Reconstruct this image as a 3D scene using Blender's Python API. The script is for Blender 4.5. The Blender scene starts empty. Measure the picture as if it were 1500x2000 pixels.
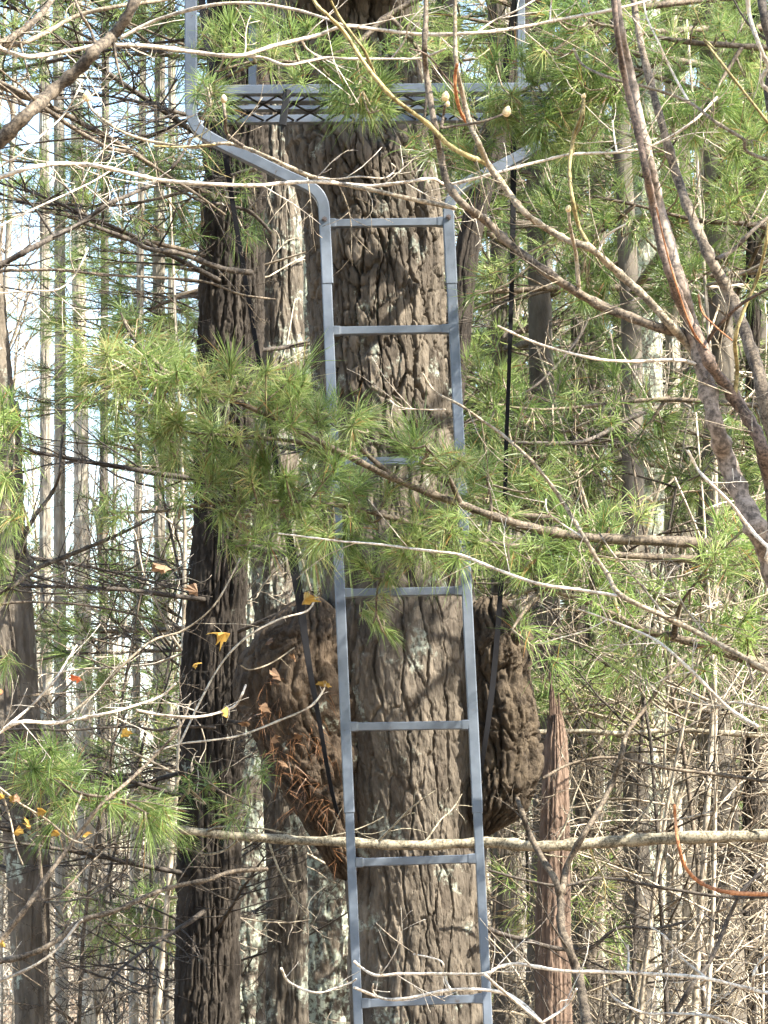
import bpy, math, random
import numpy as np
from mathutils import Vector, Matrix

# ------------------------------------------------------------------ camera, sky, sun, exposure
SC = bpy.context.scene
COL = SC.collection
PITCH = math.radians(8.0)
F = 6002.0                      # focal length in pixels of the 1500 x 2000 photograph
CAM = Vector((0, 0, 1.6))
cd = bpy.data.cameras.new('camera'); cam = bpy.data.objects.new('camera', cd); COL.objects.link(cam)
cam.location = CAM; cam.rotation_euler = (math.pi/2 + PITCH, 0, 0)
cd.sensor_fit = 'VERTICAL'; cd.sensor_height = 24.0; cd.lens = 24.0*F/2000.0
cd.clip_start = 0.1; cd.clip_end = 3000
SC.camera = cam

SUN_EL = math.radians(46); SUN_AZ = math.radians(62)      # azimuth: from behind the camera towards its right
W = bpy.data.worlds.new('World'); SC.world = W; W.use_nodes = True
nt = W.node_tree; bg = nt.nodes['Background']
sky = nt.nodes.new('ShaderNodeTexSky'); sky.sky_type = 'NISHITA'; sky.sun_disc = False
sky.sun_elevation = SUN_EL; sky.sun_rotation = math.pi - SUN_AZ
sky.air_density = 1.25; sky.dust_density = 1.0; sky.ozone_density = 1.0
nt.links.new(sky.outputs[0], bg.inputs[0]); bg.inputs[1].default_value = 0.10
sd = bpy.data.lights.new('sun', 'SUN'); sd.energy = 4.9; sd.angle = math.radians(0.55); sd.color = (1.0, 0.95, 0.84)
sun = bpy.data.objects.new('sun', sd); COL.objects.link(sun)
SUNDIR = Vector((math.sin(SUN_AZ)*math.cos(SUN_EL), -math.cos(SUN_AZ)*math.cos(SUN_EL), math.sin(SUN_EL)))
sun.rotation_euler = SUNDIR.to_track_quat('Z', 'Y').to_euler()
sun.location = (10, -10, 20)
SC.view_settings.view_transform = 'Standard'; SC.view_settings.look = 'None'
SC.view_settings.exposure = 2.35; SC.view_settings.gamma = 1.0
SC.cycles.use_adaptive_sampling = True; SC.cycles.adaptive_threshold = 0.04; SC.cycles.adaptive_min_samples = 20
SC.cycles.max_bounces = 4; SC.cycles.diffuse_bounces = 2; SC.cycles.transmission_bounces = 2; SC.cycles.glossy_bounces = 2

CP, SP = math.cos(PITCH), math.sin(PITCH)
def at(px, py, Y):
    """point on the plane y = Y seen at a pixel of the 1500 x 2000 photograph"""
    a = (px-750)/F; b = (1000-py)/F
    d = Vector((a, CP - b*SP, SP + b*CP))
    return CAM + d*(Y/d.y)
def mpp(Y): return Y/F          # metres per photograph pixel at distance Y (near enough)

rng = random.Random(11)
# ------------------------------------------------------------------ numpy noise
def h3(ix, iy, iz, s=0):
    n = (ix.astype(np.int64)*374761393 + iy.astype(np.int64)*668265263 + iz.astype(np.int64)*2147483647 + s*974634777) & 0x7fffffff
    n = ((n ^ (n >> 13))*1274126177) & 0x7fffffff
    n = ((n ^ (n >> 15))*2246822519) & 0x7fffffff
    return ((n ^ (n >> 16)) & 0xffffff)/float(0xffffff)
def vn(x, y, z, s=0):
    x0 = np.floor(x); y0 = np.floor(y); z0 = np.floor(z)
    fx = x-x0; fy = y-y0; fz = z-z0
    fx = fx*fx*(3-2*fx); fy = fy*fy*(3-2*fy); fz = fz*fz*(3-2*fz)
    r = 0
    for i in (0, 1):
        for j in (0, 1):
            for k in (0, 1):
                w = (fx if i else 1-fx)*(fy if j else 1-fy)*(fz if k else 1-fz)
                r = r + w*h3(x0+i, y0+j, z0+k, s)
    return r*2-1
def fbm(x, y, z, o=3, s=0):
    r = 0; a = 1.0; t = 0
    for i in range(o):
        r = r + a*vn(x*2**i, y*2**i, z*2**i, s+i); t += a; a *= 0.5
    return r/t
def voro(u, v, N, s=0):
    """cells in (u periodic with N, v): distance to nearest edge, cell id noise, how level that edge runs"""
    iu = np.floor(u); iv = np.floor(v)
    f1 = np.full(u.shape, 9.0); f2 = np.full(u.shape, 9.0); cid = np.zeros(u.shape)
    z = np.zeros_like(u); ax1 = z.copy(); ay1 = z.copy(); ax2 = z.copy(); ay2 = z.copy()
    for a in (-1, 0, 1):
        for b in (-1, 0, 1):
            cu = iu+a; cv = iv+b; m = np.mod(cu, N)
            px = cu + 0.5 + 0.42*(h3(m, cv, z, s)*2-1); py = cv + 0.5 + 0.42*(h3(m, cv, z+1, s)*2-1)
            d = np.hypot(u-px, v-py)
            c = h3(m, cv, z+2, s)
            near = d < f1; sec = (~near) & (d < f2)
            ax2 = np.where(near, ax1, np.where(sec, px, ax2)); ay2 = np.where(near, ay1, np.where(sec, py, ay2))
            f2 = np.where(near, f1, np.minimum(f2, d)); cid = np.where(near, c, cid); f1 = np.where(near, d, f1)
            ax1 = np.where(near, px, ax1); ay1 = np.where(near, py, ay1)
    hz = np.abs(ay2-ay1)/(np.abs(ax2-ax1)+np.abs(ay2-ay1)+1e-6)
    return f2-f1, cid, hz
def sstep(a, b, x):
    t = np.clip((x-a)/(b-a), 0, 1); return t*t*(3-2*t)

# ------------------------------------------------------------------ materials
def mat(name):
    m = bpy.data.materials.new(name); m.use_nodes = True
    b = m.node_tree.nodes['Principled BSDF']
    return m, m.node_tree, b
def N(t, typ, **kw):
    n = t.nodes.new(typ)
    for k, v in kw.items(): setattr(n, k, v)
    return n
def noise_tex(t, scale, detail=4, rough=0.6, co=None):
    n = N(t, 'ShaderNodeTexNoise'); n.inputs['Scale'].default_value = scale; n.inputs['Detail'].default_value = detail
    n.inputs['Roughness'].default_value = rough
    if co is not None: t.links.new(co, n.inputs['Vector'])
    return n
def ramp(t, fac, stops):
    r = N(t, 'ShaderNodeValToRGB'); e = r.color_ramp.elements
    while len(e) < len(stops): e.new(0.5)
    for el, (p, c) in zip(e, stops): el.position = p; el.color = (*c, 1) if len(c) == 3 else c
    t.links.new(fac, r.inputs[0]); return r
def mixc(t, fac, a, b):
    m = N(t, 'ShaderNodeMix', data_type='RGBA')
    if isinstance(fac, float): m.inputs[0].default_value = fac
    else: t.links.new(fac, m.inputs[0])
    for s, v in ((m.inputs[6], a), (m.inputs[7], b)):
        if isinstance(v, tuple): s.default_value = (*v, 1)
        else: t.links.new(v, s)
    return m.outputs[2]
def bump(t, b, h, s, d=0.02):
    n = N(t, 'ShaderNodeBump'); n.inputs['Strength'].default_value = s; n.inputs['Distance'].default_value = d
    t.links.new(h, n.inputs['Height']); t.links.new(n.outputs[0], b.inputs['Normal'])

def bark(name, c1, c2, lichen=(0.42, 0.45, 0.36), la=0.55, ls=6.0, zs=0.35, scale=1.0, tint=True, bm=0.6, obr=0.0):
    """la: noise threshold for lichen (higher = less)"""
    m, t, b = mat(name)
    co = N(t, 'ShaderNodeTexCoord'); mp = N(t, 'ShaderNodeMapping'); mp.inputs['Scale'].default_value = (1, 1, zs)
    t.links.new(co.outputs['Object'], mp.inputs['Vector'])
    n1 = noise_tex(t, 22*scale, 5, 0.65, mp.outputs[0])
    n2 = noise_tex(t, 90*scale, 4, 0.7, mp.outputs[0])
    base = ramp(t, n1.outputs['Fac'], [(0.33, c1), (0.68, c2)]).outputs[0]
    if tint:
        at_ = N(t, 'ShaderNodeAttribute', attribute_name='tint')
        mm = N(t, 'ShaderNodeMix', data_type='RGBA', blend_type='MULTIPLY'); mm.inputs[0].default_value = 0.8
        rr = ramp(t, at_.outputs['Fac'], [(0.0, (0.55, 0.5, 0.48)), (0.5, (0.95, 0.92, 0.9)), (1.0, (1.3, 1.25, 1.2))])
        t.links.new(base, mm.inputs[6]); t.links.new(rr.outputs[0], mm.inputs[7]); base = mm.outputs[2]
    l1 = noise_tex(t, ls, 6, 0.7, co.outputs['Object'])
    lf = ramp(t, l1.outputs['Fac'], [(la, (0, 0, 0)), (la+0.05, (1, 1, 1))])
    lsp = noise_tex(t, ls*9, 3, 0.6, co.outputs['Object'])
    lf2 = ramp(t, lsp.outputs['Fac'], [(0.42, (0, 0, 0)), (0.55, (0.85, 0.85, 0.85))])
    mu = N(t, 'ShaderNodeMath', operation='MULTIPLY'); t.links.new(lf.outputs[0], mu.inputs[0]); t.links.new(lf2.outputs[0], mu.inputs[1])
    c = mixc(t, mu.outputs[0], base, lichen)
    if obr > 0:
        oi = N(t, 'ShaderNodeObjectInfo')
        rr = ramp(t, oi.outputs['Random'], [(0, (1-obr,)*3), (1, (1+obr,)*3)])
        mm = N(t, 'ShaderNodeMix', data_type='RGBA', blend_type='MULTIPLY'); mm.inputs[0].default_value = 1
        t.links.new(c, mm.inputs[6]); t.links.new(rr.outputs[0], mm.inputs[7]); c = mm.outputs[2]
    t.links.new(c, b.inputs['Base Color'])
    b.inputs['Roughness'].default_value = 0.9; b.inputs['Specular IOR Level'].default_value = 0.15
    ad = N(t, 'ShaderNodeMath', operation='ADD'); t.links.new(n1.outputs['Fac'], ad.inputs[0]); t.links.new(n2.outputs['Fac'], ad.inputs[1])
    bump(t, b, ad.outputs[0], bm, 0.012)
    return m

def twigmat(name, c1, c2, sc=30.0, obr=0.25):
    m, t, b = mat(name)
    co = N(t, 'ShaderNodeTexCoord')
    n1 = noise_tex(t, sc, 4, 0.7, co.outputs['Object']); n2 = noise_tex(t, sc*5, 3, 0.7, co.outputs['Object'])
    ad = N(t, 'ShaderNodeMath', operation='MULTIPLY_ADD'); ad.inputs[1].default_value = 0.55; t.links.new(n2.outputs['Fac'], ad.inputs[0])
    hf = N(t, 'ShaderNodeMath', operation='MULTIPLY'); hf.inputs[1].default_value = 0.5; t.links.new(n1.outputs['Fac'], hf.inputs[0]); t.links.new(hf.outputs[0], ad.inputs[2])
    oi = N(t, 'ShaderNodeObjectInfo')
    dk = tuple(x*0.55 for x in c1); lt = tuple(min(0.85, x*1.15+0.02) for x in c2)
    base = ramp(t, ad.outputs[0], [(0.40, dk), (0.47, c1), (0.57, c2), (0.66, lt)]).outputs[0]
    rr = ramp(t, oi.outputs['Random'], [(0, (1-obr,)*3), (1, (1+obr,)*3)])
    mm = N(t, 'ShaderNodeMix', data_type='RGBA', blend_type='MULTIPLY'); mm.inputs[0].default_value = 1
    t.links.new(base, mm.inputs[6]); t.links.new(rr.outputs[0], mm.inputs[7])
    t.links.new(mm.outputs[2], b.inputs['Base Color'])
    b.inputs['Roughness'].default_value = 0.75; b.inputs['Specular IOR Level'].default_value = 0.25
    return m

def leafy(name, stops, trans=0.35, rough=0.45, obr=0.2):
    """needles and leaves: colour by the tint attribute, some light passes through"""
    m = bpy.data.materials.new(name); m.use_nodes = True; t = m.node_tree; t.nodes.clear()
    out = N(t, 'ShaderNodeOutputMaterial'); p = N(t, 'ShaderNodeBsdfPrincipled'); tr = N(t, 'ShaderNodeBsdfTranslucent'); mx = N(t, 'ShaderNodeMixShader')
    a = N(t, 'ShaderNodeAttribute', attribute_name='tint')
    r = ramp(t, a.outputs['Fac'], stops); oi = N(t, 'ShaderNodeObjectInfo')
    rr = ramp(t, oi.outputs['Random'], [(0, (1-obr,)*3), (1, (1+obr,)*3)])
    mm = N(t, 'ShaderNodeMix', data_type='RGBA', blend_type='MULTIPLY'); mm.inputs[0].default_value = 1
    t.links.new(r.outputs[0], mm.inputs[6]); t.links.new(rr.outputs[0], mm.inputs[7])
    t.links.new(mm.outputs[2], p.inputs['Base Color']); t.links.new(mm.outputs[2], tr.inputs['Color'])
    p.inputs['Roughness'].default_value = rough; p.inputs['Specular IOR Level'].default_value = 0.35
    mx.inputs[0].default_value = trans
    t.links.new(p.outputs[0], mx.inputs[1]); t.links.new(tr.outputs[0], mx.inputs[2]); t.links.new(mx.outputs[0], out.inputs[0])
    return m

M = {}
M['oak'] = bark('plated bark', (0.04, 0.0335, 0.026), (0.145, 0.123, 0.097), la=0.585, ls=7, lichen=(0.26, 0.275, 0.225))
M['pine_bark'] = bark('dark furrowed bark', (0.015, 0.0125, 0.0105), (0.055, 0.046, 0.037), la=0.64, ls=7, lichen=(0.3, 0.33, 0.27))
M['lichen_bark'] = bark('lichened bark', (0.09, 0.076, 0.06), (0.20, 0.172, 0.14), la=0.43, ls=5, lichen=(0.46, 0.5, 0.4))
M['grey_bark'] = bark('grey bark', (0.075, 0.064, 0.051), (0.18, 0.155, 0.125), la=0.57, ls=4, lichen=(0.42, 0.46, 0.38))
M['lichen_pale'] = bark('pale speckled bark', (0.13, 0.115, 0.09), (0.32, 0.29, 0.23), la=0.36, ls=9, lichen=(0.52, 0.57, 0.44))
M['mottled'] = bark('mottled bark', (0.05, 0.043, 0.034), (0.16, 0.138, 0.11), la=0.52, ls=6, lichen=(0.30, 0.32, 0.26))
M['burl'] = bark('burl bark', (0.028, 0.021, 0.015), (0.115, 0.086, 0.06), la=0.62, ls=6, zs=0.5, bm=1.0, tint=True)
M['burl_pale'] = bark('pale burl bark', (0.02, 0.015, 0.011), (0.10, 0.078, 0.054), la=0.70, ls=6, zs=0.6, bm=1.0)
M['snag'] = bark('reddish dead wood', (0.085, 0.06, 0.046), (0.185, 0.132, 0.1), la=0.72, ls=5, zs=0.12)
M['far'] = bark('far pale bark', (0.17, 0.148, 0.118), (0.42, 0.37, 0.30), la=0.56, ls=2.5, scale=0.5, tint=False, bm=0.5, obr=0.35, lichen=(0.5, 0.52, 0.44))
M['fardark'] = bark('far dark bark', (0.05, 0.043, 0.035), (0.13, 0.112, 0.09), la=0.62, ls=2.5, scale=0.5, tint=False, bm=0.5, obr=0.35)
M['t_pale'] = twigmat('pale twig bark', (0.36, 0.30, 0.23), (0.60, 0.53, 0.43))
M['t_tan'] = twigmat('tan twig bark', (0.13, 0.102, 0.068), (0.29, 0.24, 0.17))
M['t_yel'] = twigmat('yellow green twig bark', (0.14, 0.11, 0.045), (0.30, 0.245, 0.11))
M['t_dark'] = twigmat('dark twig bark', (0.025, 0.02, 0.016), (0.075, 0.06, 0.046))
M['t_brown'] = twigmat('brown branch bark', (0.05, 0.038, 0.027), (0.145, 0.113, 0.08))
M['t_red'] = twigmat('reddish stem bark', (0.055, 0.04, 0.031), (0.15, 0.105, 0.078))
M['t_pink'] = twigmat('pinkish tan bark', (0.105, 0.082, 0.064), (0.24, 0.19, 0.15), 18)
M['t_orange'] = twigmat('orange shoot bark', (0.26, 0.10, 0.04), (0.42, 0.19, 0.085))
M['t_far'] = twigmat('far twig bark', (0.20, 0.165, 0.12), (0.40, 0.34, 0.26), 4, 0.4)
M['t_grey'] = twigmat('weathered limb bark', (0.10, 0.085, 0.058), (0.26, 0.225, 0.16))
GREEN = [(0.0, (0.045, 0.085, 0.03)), (0.35, (0.125, 0.195, 0.05)), (0.75, (0.245, 0.325, 0.095)), (0.93, (0.42, 0.47, 0.21)), (1.0, (0.34, 0.19, 0.07))]
M['needle'] = leafy('pine needles', GREEN, 0.5, 0.36)
M['needle_far'] = leafy('far pine needles', [(0.0, (0.06, 0.10, 0.035)), (0.5, (0.15, 0.215, 0.06)), (1.0, (0.31, 0.35, 0.12))], 0.4, 0.5, 0.35)
M['needle_dead'] = leafy('dead pine needles', [(0, (0.16, 0.07, 0.03)), (1, (0.40, 0.20, 0.09))], 0.25)
M['leaf_yel'] = leafy('yellow leaf', [(0, (0.22, 0.11, 0.03)), (0.4, (0.42, 0.25, 0.05)), (1, (0.55, 0.38, 0.10))], 0.4, 0.6)
M['leaf_red'] = leafy('orange red leaf', [(0, (0.50, 0.10, 0.04)), (1, (0.66, 0.22, 0.07))], 0.4, 0.6)
M['leaf_brown'] = leafy('dry brown leaf', [(0, (0.10, 0.055, 0.03)), (1, (0.26, 0.155, 0.085))], 0.2, 0.7)
M['bud'] = twigmat('tan bud', (0.55, 0.40, 0.20), (0.75, 0.60, 0.36), 60)

def metal(name, c, rough):
    m, t, b = mat(name)
    co = N(t, 'ShaderNodeTexCoord')
    n = noise_tex(t, 9, 6, 0.7, co.outputs['Object']); n2 = noise_tex(t, 70, 4, 0.6, co.outputs['Object'])
    cc = ramp(t, n.outputs['Fac'], [(0.3, tuple(x*0.62 for x in c)), (0.5, c), (0.7, tuple(min(1, x*1.3) for x in c))])
    s = ramp(t, n2.outputs['Fac'], [(0.66, (0, 0, 0)), (0.76, (0.55, 0.55, 0.55))])
    t.links.new(mixc(t, s.outputs[0], cc.outputs[0], tuple(x*0.55+0.006 for x in c)), b.inputs['Base Color'])
    if c[0] > 0.05:          # rust freckles
        n3 = noise_tex(t, 38, 5, 0.75, co.outputs['Object']); rs_ = ramp(t, n3.outputs['Fac'], [(0.64, (0, 0, 0)), (0.70, (0.8, 0.8, 0.8))])
        pv = b.inputs['Base Color'].links[0].from_socket
        t.links.new(mixc(t, rs_.outputs[0], pv, (0.055, 0.036, 0.026)), b.inputs['Base Color'])
    r = ramp(t, n.outputs['Fac'], [(0.3, (rough-0.08,)*3), (0.7, (rough+0.12,)*3)]); t.links.new(r.outputs[0], b.inputs['Roughness'])
    b.inputs['Metallic'].default_value = 0.0; b.inputs['Specular IOR Level'].default_value = 0.6 if c[0] > 0.05 else 0.2
    bump(t, b, n2.outputs['Fac'], 0.12, 0.002)
    return m
M['metal'] = metal('grey blue painted steel', (0.08, 0.094, 0.115), 0.4)
M['metal_dark'] = metal('dark painted steel', (0.012, 0.012, 0.013), 0.6)
M['bolt'] = metal('rusty bolt', (0.07, 0.05, 0.045), 0.55)
m, t, b = mat('black webbing'); M['strap'] = m
w = N(t, 'ShaderNodeTexWave'); w.inputs['Scale'].default_value = 160; w.bands_direction = 'Z'
co = N(t, 'ShaderNodeTexCoord'); t.links.new(co.outputs['Object'], w.inputs['Vector'])
t.links.new(ramp(t, w.outputs['Fac'], [(0, (0.006, 0.006, 0.007)), (1, (0.014, 0.014, 0.016))]).outputs[0], b.inputs['Base Color']); b.inputs['Roughness'].default_value = 0.85; b.inputs['Specular IOR Level'].default_value = 0.1
m, t, b = mat('leaf litter'); M['ground'] = m
co = N(t, 'ShaderNodeTexCoord'); n = noise_tex(t, 3.0, 8, 0.75, co.outputs['Object']); n2 = noise_tex(t, 40, 4, 0.7, co.outputs['Object'])
t.links.new(mixc(t, n2.outputs['Fac'], ramp(t, n.outputs['Fac'], [(0.3, (0.10, 0.07, 0.045)), (0.7, (0.30, 0.22, 0.15))]).outputs[0], (0.26, 0.17, 0.10)), b.inputs['Base Color'])
b.inputs['Roughness'].default_value = 0.95; bump(t, b, n2.outputs['Fac'], 1.0, 0.05)

# ------------------------------------------------------------------ object helpers
def tag(o, label=None, cat=None, group=None, kind=None):
    for k, v in (('label', label), ('category', cat), ('group', group), ('kind', kind)):
        if v: o[k] = v
    return o
def obj(name, me, material=None, parent=None, loc=None):
    o = bpy.data.objects.new(name, me); COL.objects.link(o)
    if material is not None and not me.materials: me.materials.append(material)
    if parent is not None: o.parent = parent
    if loc is not None: o.location = loc
    return o
def thing(name, label, cat, loc=(0, 0, 0), group=None):
    o = bpy.data.objects.new(name, None); COL.objects.link(o); o.location = loc; o.empty_display_size = 0.1
    return tag(o, label, cat, group)
def copy_tree(o, parent=None):
    c = o.copy(); COL.objects.link(c); c.parent = parent
    for ch in KIDS.get(o.name, []): copy_tree(ch, c)
    return c
KIDS = {}

class MB:
    def __init__(s): s.v = []; s.f = []
    def tube(s, pts, rad, sides=5, off=Vector((0, 0, 0)), cap=True, square=False, jit=0.0):
        """pts: list of Vector, rad: list of radii"""
        n = len(pts); base = len(s.v)
        t = (pts[1]-pts[0]).normalized()
        u = t.cross(Vector((0, 1, 0)) if abs(t.y) < 0.9 else Vector((1, 0, 0))).normalized()
        if square:
            prof = []
            q = 0.82
            for cx, cy in ((1, q), (q, 1), (-q, 1), (-1, q), (-1, -q), (-q, -1), (q, -1), (1, -q)): prof.append((cx, cy))
        else:
            prof = [(math.cos(2*math.pi*k/sides), math.sin(2*math.pi*k/sides)) for k in range(sides)]
        m = len(prof)
        for i in range(n):
            if i == 0: t = pts[1]-pts[0]
            elif i == n-1: t = pts[-1]-pts[-2]
            else: t = pts[i+1]-pts[i-1]
            t = t.normalized(); u = (u - t*u.dot(t)).normalized(); w = t.cross(u)
            r = rad[i]
            for a, b in prof:
                k = r*(1+rng.uniform(-jit, jit)) if jit else r
                s.v.append(pts[i]-off + u*(a*k) + w*(b*k))
        for i in range(n-1):
            for k in range(m):
                a = base+i*m+k; b2 = base+i*m+(k+1) % m
                s.f.append((a, b2, b2+m, a+m))
        if cap:
            s.f.append(tuple(base+k for k in reversed(range(m)))); s.f.append(tuple(base+(n-1)*m+k for k in range(m)))
    def box(s, c, ax, ay, az):
        b = len(s.v)
        for i in (-1, 1):
            for j in (-1, 1):
                for k in (-1, 1): s.v.append(c+ax*i+ay*j+az*k)
        for q in ((0, 1, 3, 2), (4, 6, 7, 5), (0, 4, 5, 1), (2, 3, 7, 6), (0, 2, 6, 4), (1, 5, 7, 3)): s.f.append(tuple(b+x for x in q))
    def mesh(s, name, smooth=True):
        me = bpy.data.meshes.new(name); me.from_pydata(s.v, [], s.f)
        if smooth: me.polygons.foreach_set('use_smooth', [True]*len(me.polygons))
        return me

def smooth_path(p, sub=4):
    """Catmull-Rom through p (list of Vectors of any size)"""
    out = []
    for i in range(len(p)-1):
        a = p[max(i-1, 0)]; b = p[i]; c = p[i+1]; d = p[min(i+2, len(p)-1)]
        for k in range(sub):
            t = k/sub
            out.append(0.5*((2*b)+(c-a)*t+(2*a-5*b+4*c-d)*t*t+(3*b-a-3*c+d)*t*t*t))
    out.append(p[-1].copy()); return out

def np_mesh(name, V, Fq, Ft=None, tint=None, smooth=True):
    """V (n,3), Fq (m,4), Ft (k,3)"""
    me = bpy.data.meshes.new(name)
    loops = []; starts = []; tot = 0
    parts = []
    nq = 0 if Fq is None else len(Fq); nt_ = 0 if Ft is None else len(Ft)
    me.vertices.add(len(V)); me.vertices.foreach_set('co', np.asarray(V, dtype=np.float32).ravel())
    idx = np.concatenate([x for x in ((Fq.ravel() if nq else None), (Ft.ravel() if nt_ else None)) if x is not None]).astype(np.int32)
    me.loops.add(len(idx)); me.loops.foreach_set('vertex_index', idx)
    st = np.concatenate([np.arange(nq)*4, nq*4+np.arange(nt_)*3]).astype(np.int32)
    me.polygons.add(nq+nt_); me.polygons.foreach_set('loop_start', st)
    if smooth: me.polygons.foreach_set('use_smooth', np.ones(nq+nt_, dtype=bool))
    me.update(calc_edges=True)
    if tint is not None:
        a = me.attributes.new('tint', 'FLOAT', 'POINT'); a.data.foreach_set('value', np.asarray(tint, dtype=np.float32))
    return me

# ------------------------------------------------------------------ bark trunks
def trunk_mesh(name, axis, nth, nv, cells, cellh, depth, width=0.25, off=Vector((0, 0, 0)), s=0, lump=0.02, vary=None, fine=0.004):
    """axis: list of (Vector, radius) bottom to top; plates from elongated cells, furrows cut 'depth' metres deep"""
    P = smooth_path([Vector((p.x, p.y, p.z)) for p, r in axis], 8); R = smooth_path([Vector((r, 0, 0)) for p, r in axis], 8)
    z = np.array([p.z for p in P])
    za, zb = 1.1, min(4.9+0.12*(P[0].y-10), z[-1]-0.02)       # more rings where the camera looks
    n0 = max(3, nv//14); n2 = max(3, nv//10)
    zz = np.concatenate([np.linspace(z[0], za, n0, endpoint=False), np.linspace(za, zb, nv-n0-n2, endpoint=False), np.linspace(zb, z[-1], n2)])
    cx = np.interp(zz, z, [p.x for p in P]); cy = np.interp(zz, z, [p.y for p in P]); rr = np.interp(zz, z, [r.x for r in R])
    tu = np.linspace(0, 1, nth, endpoint=False)
    th = 2*np.pi*tu - 0.5*np.cos(2*np.pi*tu) + 0.5          # closer together on the side that shows
    TH, Z = np.meshgrid(th, zz); RR = rr[:, None]*np.ones_like(TH)
    c, sn = np.cos(TH), np.sin(TH)
    q = 1.0/(cellh)
    wu = fbm(c*2.2, sn*2.2, Z*q*0.6, 3, s+5); wv = fbm(c*2.2, sn*2.2, Z*q*0.6+40, 3, s+9)
    U = TH/(2*np.pi)*cells + wu*0.36 + 0.2*fbm(c*12, sn*12, Z*q*4, 3, s+61); Vv = Z*q + wv*0.5 + 0.16*fbm(c*12, sn*12, Z*q*4+9, 3, s+62)
    e, cid, hz = voro(U, Vv, cells, s)
    e2, cid2, hz2 = voro(U*2, Vv*2.3, cells*2, s+77)
    wn_ = 0.5+0.5*fbm(c*5, sn*5, Z*q*0.8+70, 2, s+90); wd_ = width*(0.35+1.5*wn_)
    plate = sstep(0.0, 1.0, e/wd_); sub = sstep(0.0, 1.0, e2/(width*(0.3+1.4*(1-wn_))))
    dep = depth if vary is None else depth*vary(Z)
    D = dep*(0.6+0.8*wn_)*(plate-1)*(1-0.6*sstep(0.45, 0.8, hz)) + dep*0.4*(sub-1)*plate*(1-0.5*hz2) + dep*0.22*(cid-0.5)*plate + dep*0.2*(cid2-0.5)
    D = D + lump*fbm(c*1.3, sn*1.3, Z*1.6, 3, s+20) + fine*fbm(TH*RR*70, Z*28, TH*0, 3, s+31)
    r = RR+D
    X = cx[:, None]+r*c-off.x; Y = cy[:, None]+r*sn-off.y
    V = np.stack([X, Y, Z-off.z], -1).reshape(-1, 3)
    i, k = np.meshgrid(np.arange(nv-1), np.arange(nth), indexing='ij'); k2 = (k+1) % nth
    Fq = np.stack([i*nth+k, i*nth+k2, (i+1)*nth+k2, (i+1)*nth+k], -1).reshape(-1, 4)
    tint = np.clip(0.5+0.55*(cid-0.5)+0.35*(cid2-0.5), 0, 1).ravel()
    return np_mesh(name, V, Fq, None, tint)

def px_axis(rows, Y, top=None, YT=None):
    """rows: (py, left px, right px) bottom to top at distance Y -> axis from the ground up"""
    ax = []
    for py, l, r in rows:
        yy = Y
        p = at((l+r)/2, py, yy); d = (yy*CP + (p.z-CAM.z)*SP)
        ax.append((p, (r-l)/2*d/F))
    p0, r0 = ax[0]; p1, r1 = ax[1]
    if p0.z > 0.1:
        k = (p0.z+0.15)/(p1.z-p0.z); g = p0+(p0-p1)*k
        ax.insert(0, (Vector((g.x, g.y, -0.15)), r0*1.12))
    if top:
        p2, r2 = ax[-1]; p3, _ = ax[-2]; k = (top-p2.z)/(p2.z-p3.z); g = p2+(p2-p3)*k*0.7
        ax.append((Vector((g.x, g.y, top)), r2*0.55))
    return ax

# ------------------------------------------------------------------ needles
class Needles:
    def __init__(s): s.b = []; s.t = []
    def tuft(s, pos, d, L=0.09, n=60, spread=0.9, back=0.05, w=0.0016, tmean=0.5, r=None):
        r = r or NR
        pos = np.array(pos); d = np.array(d); d = d/np.linalg.norm(d)
        rv = r.normal(size=(n, 3)); rv -= (rv@d)[:, None]*d; rv /= np.linalg.norm(rv, axis=1)[:, None]+1e-9
        ang = np.clip(r.normal(spread, 0.38, n), 0.08, 1.7)
        dirv = np.cos(ang)[:, None]*d + np.sin(ang)[:, None]*rv
        ln = L*r.uniform(0.65, 1.12, n)
        base = pos - d*(r.uniform(0, back, n))[:, None]
        bend = np.array([0, 0, -1.0])*0.34 + d*0.2
        mid = base + dirv*(ln*0.5)[:, None] + bend*(ln*0.14)[:, None]
        tip = base + dirv*ln[:, None] + bend*(ln*0.62)[:, None]
        sd_ = np.cross(dirv, r.normal(size=(n, 3))); sd_ /= np.linalg.norm(sd_, axis=1)[:, None]+1e-9
        w0 = w*0.8
        V = np.stack([base-sd_*w0/2, base+sd_*w0/2, mid-sd_*w/2, mid+sd_*w/2, tip], 1)
        s.b.append(V.reshape(-1, 3))
        tt = np.clip(r.normal(tmean, 0.2, n), 0, 0.96)
        tt = np.where(r.rand(n) < 0.03, 1.0, tt)
        s.t.append(np.repeat(tt, 5))
    def mesh(s, name, off=(0, 0, 0)):
        V = np.concatenate(s.b) - np.array(off); T = np.concatenate(s.t); n = len(V)//5
        i = np.arange(n)*5
        Fq = np.stack([i, i+1, i+3, i+2], 1); Ft = np.stack([i+2, i+3, i+4], 1)
        return np_mesh(name, V, Fq, Ft, T, smooth=False)
NR = np.random.RandomState(5)

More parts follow.
